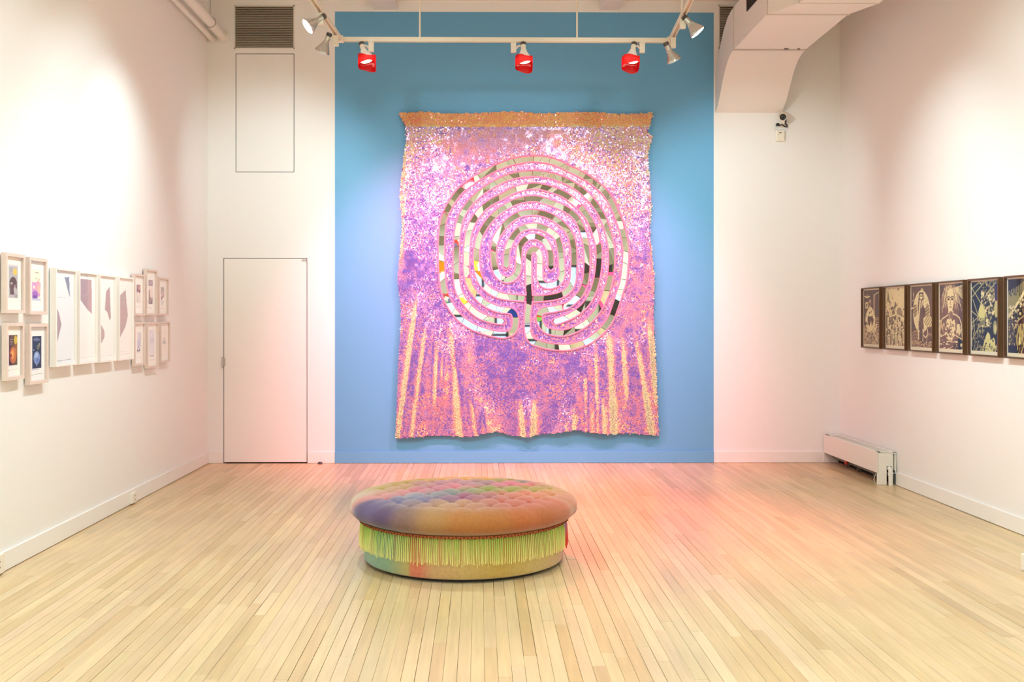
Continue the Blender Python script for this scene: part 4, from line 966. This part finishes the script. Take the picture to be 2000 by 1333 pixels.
        c.rect(.28,.16,.78,.74, (248, 240, 234)); c.poly([(.32,.50),(.5,.36),(.72,.50)], (206, 206, 206)); c.poly([(.42,.46),(.5,.40),(.6,.46)], (246, 240, 234)); c.rect(.30,.515,.74,.545, (176, 178, 180)); c.rect(.44,.57,.6,.585, (220, 214, 212)); c.rect(.4,.62,.66,.63, (222, 216, 214)); c.line([(.2,.83),(.8,.82)], .01, (226, 216, 212))
    return c
MAUVE, GREYB, GREYM = (186, 158, 164), (146, 148, 168), (176, 160, 160)
def big_card(kind):
    c = Canvas(54, 150, (250, 246, 242)); n = c.noise(3, 3, 40+kind)
    def shape(P, c_): c.poly(P, c_); m0 = c.a.copy()
    if kind == 1:
        c.rect(0, 0, 1, 1, (243, 242, 243)); c.poly([(0,.26),(.16,.30),(.16,.72),(.1,.98),(0,1)], (250, 238, 234)); c.poly([(.50,.06),(.76,.055),(.80,.285)], GREYB); c.poly([(.10,.41),(.20,.45),(.34,.58),(.12,.765)], MAUVE); c.line([(.14,.285),(.6,.285)], .008, (220, 218, 218)); c.line([(.1,.975),(.86,.965)], .014, (202, 198, 198))
    elif kind == 2:
        c.poly([(.08,.055),(.80,.055),(.82,.46),(.74,.44),(.56,.41),(.08,.29)], MAUVE); c.put((np.hypot(c.X-.3, (c.Y-.12)*2.6) > .33) & (np.hypot(c.X-.3, (c.Y-.12)*2.6) < .345) & (c.Y < .3), (206, 180, 184))
    elif kind == 3:
        c.poly([(.46,.175),(.72,.11),(.80,.50),(.72,.525),(.54,.42),(.38,.40)], MAUVE); c.poly([(.06,.56),(.34,.65),(.36,.73),(.10,.815)], (188, 168, 168)); c.line([(.74,.92),(.86,.84)], .006, (228, 222, 220))
    else:
        c.poly([(.08,.215),(.55,.13),(.62,.30),(.72,.46),(.55,.60),(.14,.74),(.06,.70)], (190, 168, 168)); c.put((np.abs(np.hypot(c.X-.3, (c.Y-.42)*2.6)-.34) < .008) & (c.Y < .4) & (c.X < .55), (206, 190, 190)); c.line([(.06,.925),(.8,.92)], .006, (232, 228, 226))
    if kind > 1: c.line([(.08,.965),(.86,.955)], .007, (228, 222, 218))
    return c

def picture(y0, y1, z0, z1, side, fw, depth, gap, mats, canvas, inset, label, group, mount, cat='framed picture'):
    """frame on a side wall: side -1 left wall, +1 right wall; y0<y1; front face towards the room"""
    xw = XL if side < 0 else XR; s = -side                         # s: direction into the room
    xb, xf = xw+s*gap, xw+s*(gap+depth)
    e = empty('framed_picture', (xb, (y0+y1)/2, z0))
    b = MB()
    O = [(y0,z0),(y1,z0),(y1,z1),(y0,z1)]; I = [(y0+fw,z0+fw),(y1-fw,z0+fw),(y1-fw,z1-fw),(y0+fw,z1-fw)]
    for k in range(4):                                              # four mitred rails
        k2 = (k+1) % 4; q = [O[k], O[k2], I[k2], I[k]]
        b.add([(xb, p[0], p[1]) for p in q]+[(xf, p[0], p[1]) for p in q], [(0,1,2,3),(7,6,5,4),(0,4,5,1),(1,5,6,2),(2,6,7,3),(3,7,4,0)])
    b.build('frame', mats, e)
    xm = xb+s*(depth*(.62 if depth > .04 else .42))
    b = MB(); b.box((xb+s*.002, y0+fw*.9, z0+fw*.9), (xm, y1-fw*.9, z1-fw*.9)); b.build('mount', mount, e)
    a0, a1, c0, c1 = y0+fw+inset[0], y1-fw-inset[0], z0+fw+inset[2], z1-fw-inset[1]
    h, w = canvas.h, canvas.w
    ys = np.linspace(a1, a0, w+1) if side > 0 else np.linspace(a0, a1, w+1)       # as read from inside the room
    zs_ = np.linspace(c1, c0, h+1); Yg, Zg = np.meshgrid(ys, zs_)
    V = np.stack([np.full(Yg.size, xm+s*.0012), Yg.ravel(), Zg.ravel()], -1); idx = np.arange((w+1)*(h+1)).reshape(h+1, w+1)
    Fc = np.stack([idx[:-1,:-1], idx[1:,:-1], idx[1:,1:], idx[:-1,1:]], -1).reshape(-1, 4)
    cl = canvas.a/255.0; cl = np.where(cl <= .04045, cl/12.92, ((cl+.055)/1.055)**2.4)
    cl = np.concatenate([cl, np.ones((h, w, 1))], -1).reshape(-1, 4); cl = np.repeat(cl, 4, axis=0)
    np_mesh('print', V, Fc, M_PRINT, e, colors=('CORNER', cl))
    xg = xb+s*(depth*.8); b = MB(); b.box((xg, y0+fw*.95, z0+fw*.95), (xg+s*.002, y1-fw*.95, z1-fw*.95)); b.build('glass', M_GLASS, e)
    if gap > .003:
        b = MB(); b.box((xw, y0+fw*1.5, z1-fw*2.2-.02), (xb, y1-fw*1.5, z1-fw*2.2)); b.build('hanging_cleat', M_DARK, e)
    return tag(e, label, cat, group)
def left_pic(pl, pr, pt, pb, depth, gap, *a):
    x = XL+depth+gap; p0 = at_x(pl, pt, x); p1 = at_x(pl, pb, x); p2 = at_x(pr, pt, x)
    return picture(p0.y, p2.y, p1.z, p0.z, -1, a[0], depth, gap, *a[1:])
GB = 'small pale wood frames at the left end'; GWf = 'tall white frames on the left wall'; GS = 'small pale wood frames by the door end'
sm = (.028, .028, .028)
left_pic(12.2, 49.5, 493, 612, .030, .010, .020, M_BEIGE, soft_card('head', 1), (.004,.004,.004), 'pale wood frame at far left, top row, dark head under a yellow sun', GB, M_MAT)
left_pic(58.3, 93, 502, 614.7, .030, .010, .020, M_BEIGE, soft_card('pink', 2), (.004,.004,.004), 'pale wood frame in the top row with a soft pink and violet card', GB, M_MAT)
left_pic(13.1, 48.3, 631, 744.7, .030, .010, .020, M_BEIGE, soft_card('orange', 3), (.004,.004,.004), 'pale wood frame at far left, bottom row, orange figure and yellow oval', GB, M_MAT)
left_pic(58.3, 95, 632.5, 752.6, .030, .010, .020, M_BEIGE, soft_card('navy', 4), (.004,.004,.004), 'pale wood frame in the bottom row with a navy card and blue orb', GB, M_MAT)
left_pic(109.5, 150.0, 522.5, 717.5, .042, .006, .014, M_WHITEF, big_card(1), (.006,.006,.006), 'tall white frame nearest us with a grey sliver and mauve shard', GWf, M_MAT)
left_pic(155.7, 191.0, 529.5, 712.5, .042, .006, .014, M_WHITEF, big_card(2), (.006,.006,.006), 'tall white frame with one big mauve block filling its upper part', GWf, M_MAT)
left_pic(196, 227.6, 535, 709, .042, .006, .014, M_WHITEF, big_card(3), (.006,.006,.006), 'tall white frame with two separate mauve shards', GWf, M_MAT)
left_pic(233.2, 262.0, 539.5, 705, .042, .006, .014, M_WHITEF, big_card(4), (.006,.006,.006), 'tall white frame nearest the door with one large leaf shaped mauve shard', GWf, M_MAT)
left_pic(263.5, 283.8, 534.5, 616.7, .028, .010, .016, M_BEIGE, soft_card('red', 5), (.004,.004,.004), 'small pale frame, upper row, touching the white frames, reddish card', GS, M_MAT)
left_pic(286.5, 307.4, 525, 616.3, .028, .010, .016, M_BEIGE, soft_card('tower', 6), (.004,.004,.004), 'tallest small pale frame, standing higher than its neighbours in the upper row', GS, M_MAT)
left_pic(311.3, 329.9, 541.4, 616.3, .028, .010, .016, M_BEIGE, soft_card('heron', 7), (.004,.004,.004), 'small pale frame, upper row, nearest the door, grey and pink card', GS, M_MAT)
left_pic(264, 284.3, 629.5, 715.8, .028, .010, .016, M_BEIGE, soft_card('blue', 8), (.004,.004,.004), 'small pale frame, lower row, beside the white frames, bluish card', GS, M_MAT)
left_pic(288.6, 310.2, 629.5, 720.5, .028, .010, .016, M_BEIGE, soft_card('pale', 9), (.004,.004,.004), 'small pale frame in the middle of the lower row, hanging lowest, pale lilac card', GS, M_MAT)
left_pic(314.5, 332.7, 628.6, 709.7, .028, .010, .016, M_BEIGE, soft_card('tri', 10), (.004,.004,.004), 'small pale frame, lower row, nearest the door, white card with grey triangle', GS, M_MAT)
GD = 'dark framed prints on the right wall'
xf = XR-.042
spec = [(1681.3, 1717.5, print_1, 'dark framed print nearest the corner heater, brown with a cream wreath figure'),
        (1724.3, 1767, print_2, 'dark framed print, second from the far corner, pale sky over a crowd'),
        (1772.7, 1821, print_3, 'dark framed print with a figure inside a large cream oval'),
        (1827.5, 1881, print_4, 'dark framed print with a pale face and loose hair'),
        (1889.2, 1949.5, print_5, 'dark framed print in navy and olive with crossing beams'),
        (1959.6, 2030, print_6, 'dark framed print cut off by the right edge of the photo')]
zt = at_x(1889.2, 546, xf).z; zb = at_x(1889.2, 694.5, xf).z
for pa, pb, fn, lab in spec:
    ya, yb = at_x(pa, 600, xf).y, at_x(pb, 600, xf).y
    picture(yb, ya, zb, zt, 1, .012, .036, .006, M_WALNUT, fn(), (.014, .012, .026), lab, GD, M_CREAM)

# ------------------------------------------------------------------ baseboard heater, right corner
ht = empty('baseboard_heater', (XR-.09, (HY0+D)/2, 0))
hx = XR-.172; hy1 = D-.03
b = MB(); b.box((hx, HY0, .112), (hx+.006, hy1, .293)); b.box((hx, HY0, .106), (hx+.012, hy1, .113)); b.build('front_cover', M_METALW, ht, bevel=.002)
b = MB(); b.box((hx+.006, HY0, .287), (hx+.03, hy1, .295)); b.box((XR-.045, HY0, .287), (XR-.012, hy1, .297)); b.box((hx+.006, HY0, .287), (XR-.012, HY0+.06, .295)); b.box((hx+.006, hy1-.12, .287), (XR-.012, hy1, .295))
b.build('top_cover', M_METALW, ht, bevel=.002)
b = MB()
for k in range(46):
    y = HY0+.07+k*(hy1-.13-HY0-.07)/46; b.box((hx+.03, y, .288), (XR-.045, y+.012, .291))
b.build('top_louvres', M_METALW, ht)
b = MB(); b.box((XR-.02, HY0+.01, .13), (XR-.012, hy1, .29)); b.build('back_plate', M_METALW, ht)
b = MB(); b.box((XR-.021, HY0+.02, .006), (XR-.0165, hy1, .13)); b.build('under_shade', M_DARK, ht)  # dark sheet standing in for the shade beneath the heater
b = MB(); b.box((hx+.01, HY0+.02, .115), (XR-.03, hy1-.02, .27)); b.build('fin_core', M_DARK, ht)
# end panel with a notch for the riser pipe
ex0, ex1 = hx+.004, XR-.032; nx0, nx1 = ex0+.078, ex0+.124
b = MB(); b.prism([(ex0-.006, .002), (nx0, .002), (nx0, .168), (nx1, .168), (nx1, .002), (ex1, .002), (ex1, .285), (ex0+.004, .285), (ex0+.004, .108), (ex0-.006, .104)], HY0-.001, HY0+.012); b.build('end_panel', M_METALW, ht)
b = MB(); b.tube([(nx0+.026, HY0+.09, .150), (nx0+.025, HY0+.01, .150), (nx0+.026, HY0-.016, .142), (nx0+.027, HY0-.02, .118), (nx0+.03, HY0-.02, .0)], .0195, 16)
b.lathe((nx0+.027, HY0-.02, .085), (0,0,1), [(.0195, 0), (.0225, .002), (.0225, .026), (.0195, .028)], 16); b.build('riser_pipe', M_METALW, ht, smooth=True)
b = MB(); b.tube([(ex1-.004, HY0-.004, .108), (ex1+.02, HY0-.004, .104), (ex1+.022, HY0-.004, .27), (ex1+.012, HY0-.004, .282), (ex1-.03, HY0-.004, .287)], .0055, 6); b.build('bracket', M_METALW, ht)
b = MB(); b.rod((XR-.09, HY0+.06, .07), (XR-.09, hy1-.05, .07), .014); b.rod((XR-.06, HY0+.06, .10), (XR-.06, hy1-.05, .10), .011)
for y in (.35, .75, 1.05): b.box((XR-.07, HY0+y, .004), (XR-.03, HY0+y+.012, .11))
b.build('supply_pipes', M_GREYP, ht)
vy = at_z(1661, 922, 0).y+.10
b = MB(); b.lathe((hx+.045, vy, .078), (-1, -.1, .05), [(.008, -.02), (.024, -.008), (.027, 0), (.024, .009), (.01, .014)], 14); b.rod((hx+.05, vy, .078), (hx+.09, vy, .072), .008); b.build('valve', M_RED, ht, smooth=True)
b = MB(); b.tube([(hx+.05, HY0+.10, .10), (hx+.005, HY0+.06, .085), (hx-.012, HY0+.05, .04), (hx+.0, HY0+.05, .006), (hx+.05, HY0+.06, .004)], .0025, 6); b.build('wire', M_OFFW, ht, smooth=True)
b = MB(); b.box((hx+.002, hy1, .004), (XR-.012, hy1+.012, .293)); b.build('end_panel', M_METALW, ht)
tag(ht, 'white metal baseboard heater with open underside in the right corner', 'heater')

# ------------------------------------------------------------------ security camera and sensor box
c0 = at_y(1521, 233, D); cm = empty('security_camera', (c0.x, D, c0.z))
b = MB(); b.lathe((c0.x+.035, D, c0.z-.055), (0,-1,0), [(.032, 0), (.034, .004), (.03, .016), (.012, .02)], 20); b.build('mount_plate', M_OFFW, cm, smooth=True)
b = MB(); b.tube([(c0.x+.035, D-.015, c0.z-.055), (c0.x+.035, D-.06, c0.z-.05), (c0.x+.02, D-.08, c0.z-.03)], .011, 10); b.build('bracket', M_OFFW, cm, smooth=True)
ax = Vector((-.28, -.90, -.30)).normalized(); o_ = Vector((c0.x+.035, D-.035, c0.z+.03))
b = MB(); b.lathe(o_, ax, [(.016, 0), (.036, .006), (.04, .03), (.040, .125), (.037, .13), (.033, .128)], 24, cap1=False); b.build('housing', M_OFFW, cm, smooth=True)
b = MB(); b.lathe(o_, ax, [(.033, .122), (.030, .124), (.016, .120), (.014, .128), (.004, .131)], 24); b.build('lens', M_BLACK, cm, smooth=True)
b = MB()
vs = []; q = Vector((0,0,1)).rotation_difference(ax)
for k in range(11):                                                 # sun shade over the housing
    a = math.radians(-80+16*k); up = Vector((0,0,1)); up = (up-ax*up.dot(ax)).normalized(); rt = ax.cross(up)
    for h in (.01, .15):
        for r_ in (.043, .0455): vs.append(o_+ax*h+(up*math.cos(a)+rt*math.sin(a))*r_)
fs = []
for k in range(10):
    i = 4*k; j = i+4; fs += [(i, i+2, j+2, j), (i+1, j+1, j+3, i+3), (i, j, j+1, i+1), (i+2, i+3, j+3, j+2)]
fs += [(0,1,3,2), (40,42,43,41)]
b.add(vs, fs); b.build('sun_shade', M_OFFW, cm, smooth=True)
b = MB(); b.tube([(c0.x-.03, D-.03, c0.z-.062), (c0.x-.005, D-.055, c0.z-.075), (c0.x+.02, D-.05, c0.z-.065), (c0.x+.045, D-.05, c0.z-.085), (c0.x+.075, D-.03, c0.z-.085), (c0.x+.08, D-.02, c0.z-.065), (c0.x+.062, D-.02, c0.z-.05), (c0.x+.066, D-.03, c0.z-.01), (c0.x+.055, D-.008, c0.z+.02)], .0075, 8)
b.box((c0.x-.035, D-.045, c0.z-.075), (c0.x-.005, D-.015, c0.z-.05)); b.build('cable', M_BLACK, cm, smooth=True)
b = MB(); b.tube([(c0.x+.028, D-.006, c0.z+.03), (c0.x+.028, D-.006, c0.z+.10), (c0.x+.026, D-.006, 3.592)], .004, 6); b.build('conduit', M_OFFW, cm, smooth=True)
tag(cm, 'small cream security camera with black cable mounted under the duct', 'security camera')
s0, s1 = at_y(1514, 277, D), at_y(1531, 255, D)
jb = MB(); jb.box((s0.x, D-.035, s0.z), (s1.x, D, s1.z)); sb = jb.build('sensor_box', M_OFFW, bevel=.008, loc=((s0.x+s1.x)/2, D, s0.z))
b = MB(); b.box((s0.x+.03, D-.0375, s1.z-.035), (s0.x+.055, D-.035, s1.z-.025)); b.rod((s0.x+.022, D-.035, s1.z-.05), (s0.x+.022, D-.037, s1.z-.05), .004); b.build('indicator', M_SEAM, sb)
tag(sb, 'small cream sensor box on the wall below the security camera', 'sensor')

# ------------------------------------------------------------------ outlets, door stop, small things
def outlet_left(pxa, pxb, pt, pb, label):
    x = XL+BT+.022; a = at_x(pxa, pb, x); c = at_x(pxb, pt, x)
    z0, z1 = at_x(pxa, pb, x).z, at_x(pxa, pt, x).z
    b = MB(); b.box((XL+BT, a.y, max(z0, .012)), (x, c.y, z1)); o = b.build('outlet_box', M_OFFW, bevel=.003, loc=(XL+BT, (a.y+c.y)/2, max(z0, .012)))
    ym = (a.y+c.y)/2; zm = (max(z0, .012)+z1)/2
    b = MB(); b.box((x-.001, ym-.018, zm-.04), (x+.002, ym+.018, zm+.04)); b.build('face_plate', M_METALW, o)
    b = MB()
    for z in (zm-.02, zm+.012): b.box((x+.001, ym-.008, z), (x+.0028, ym-.004, z+.009)); b.box((x+.001, ym+.004, z), (x+.0028, ym+.008, z+.009))
    b.build('slots', M_DARK, o)
    return tag(o, label, 'outlet')
outlet_left(258.5, 268, 965, 987.5, 'white surface outlet box on the left baseboard')
outlet_left(-12, 9, 1091, 1129, 'white box on the left baseboard cut by the left edge of the photo')
x = XR-BT-.05
p = at_z(1993, 1113, 0.004); 
b = MB(); yb_ = p.y; b.box((p.x, yb_-.35, .004), (XR-BT, yb_, .10)); ob = b.build('floor_box', M_OFFW, bevel=.004, loc=(p.x, yb_, .004)); tag(ob, 'white box at floor level by the right edge of the photo', 'box')
b = MB(); b.box((p.x-.002, yb_-.30, .03), (p.x, yb_-.05, .08)); b.build('cover_plate', M_METALW, ob)
ds = at_y(625, 905, D-.06)
b = MB(); b.lathe((ds.x, D-.055, .0005), (0,0,1), [(.022, 0), (.024, .004), (.023, .012), (.016, .019), (.004, .022)], 20); dso = b.build('door_stop', M_KNOB, smooth=True, loc=(ds.x, D-.055, 0)); 
b = MB(); b.tube([(ds.x+.0245*math.cos(t), D-.055+.0245*math.sin(t), .008) for t in np.linspace(0, 2*PI, 24, endpoint=False)], .003, 6, closed=True); b.build('bumper', M_GREYP, dso, smooth=True)
tag(dso, 'small grey dome door stop on the floor right of the door', 'door stop')

# ------------------------------------------------------------------ painting added on the rear wall for the mirrors to reflect
pe = empty('painting', (-1.65, YR, .45))
b = MB(); b.box((-2.62, YR+.004, .45), (-.72, YR+.045, 2.45)); b.build('stretcher', M_MAT, pe)
cv = Canvas(70, 52, (236, 232, 224)); rr = random.Random(8)
for k in range(46):
    cv.ell(rr.random(), rr.random(), rr.uniform(.05, .16), rr.uniform(.05, .16), rr.choice(((230, 92, 30), (240, 130, 30), (60, 150, 80), (130, 200, 90), (40, 60, 130), (214, 60, 40), (236, 210, 70), (236, 232, 224), (236, 232, 224), (120, 110, 150))))
ys = np.linspace(-.72, -2.62, 71); zs_ = np.linspace(2.45, .45, 53); Yg, Zg = np.meshgrid(ys, zs_)
V = np.stack([Yg.ravel(), np.full(Yg.size, YR+.0465), Zg.ravel()], -1); idx = np.arange(71*53).reshape(53, 71)
Fc = np.stack([idx[:-1,:-1], idx[:-1,1:], idx[1:,1:], idx[1:,:-1]], -1).reshape(-1, 4)
cl = cv.a/255.0; cl = cl**2.2; cl = np.concatenate([cl, np.ones((52, 70, 1))], -1).reshape(-1, 4)
np_mesh('canvas', V, Fc, M_PRINT, pe, colors=('CORNER', np.repeat(cl, 4, axis=0)))
tag(pe, 'colourful orange and green abstract painting added for the left mirror shards to reflect', 'painting')
print('shards', nshard, 'planks', len(planks), 'sequins', len(gx))
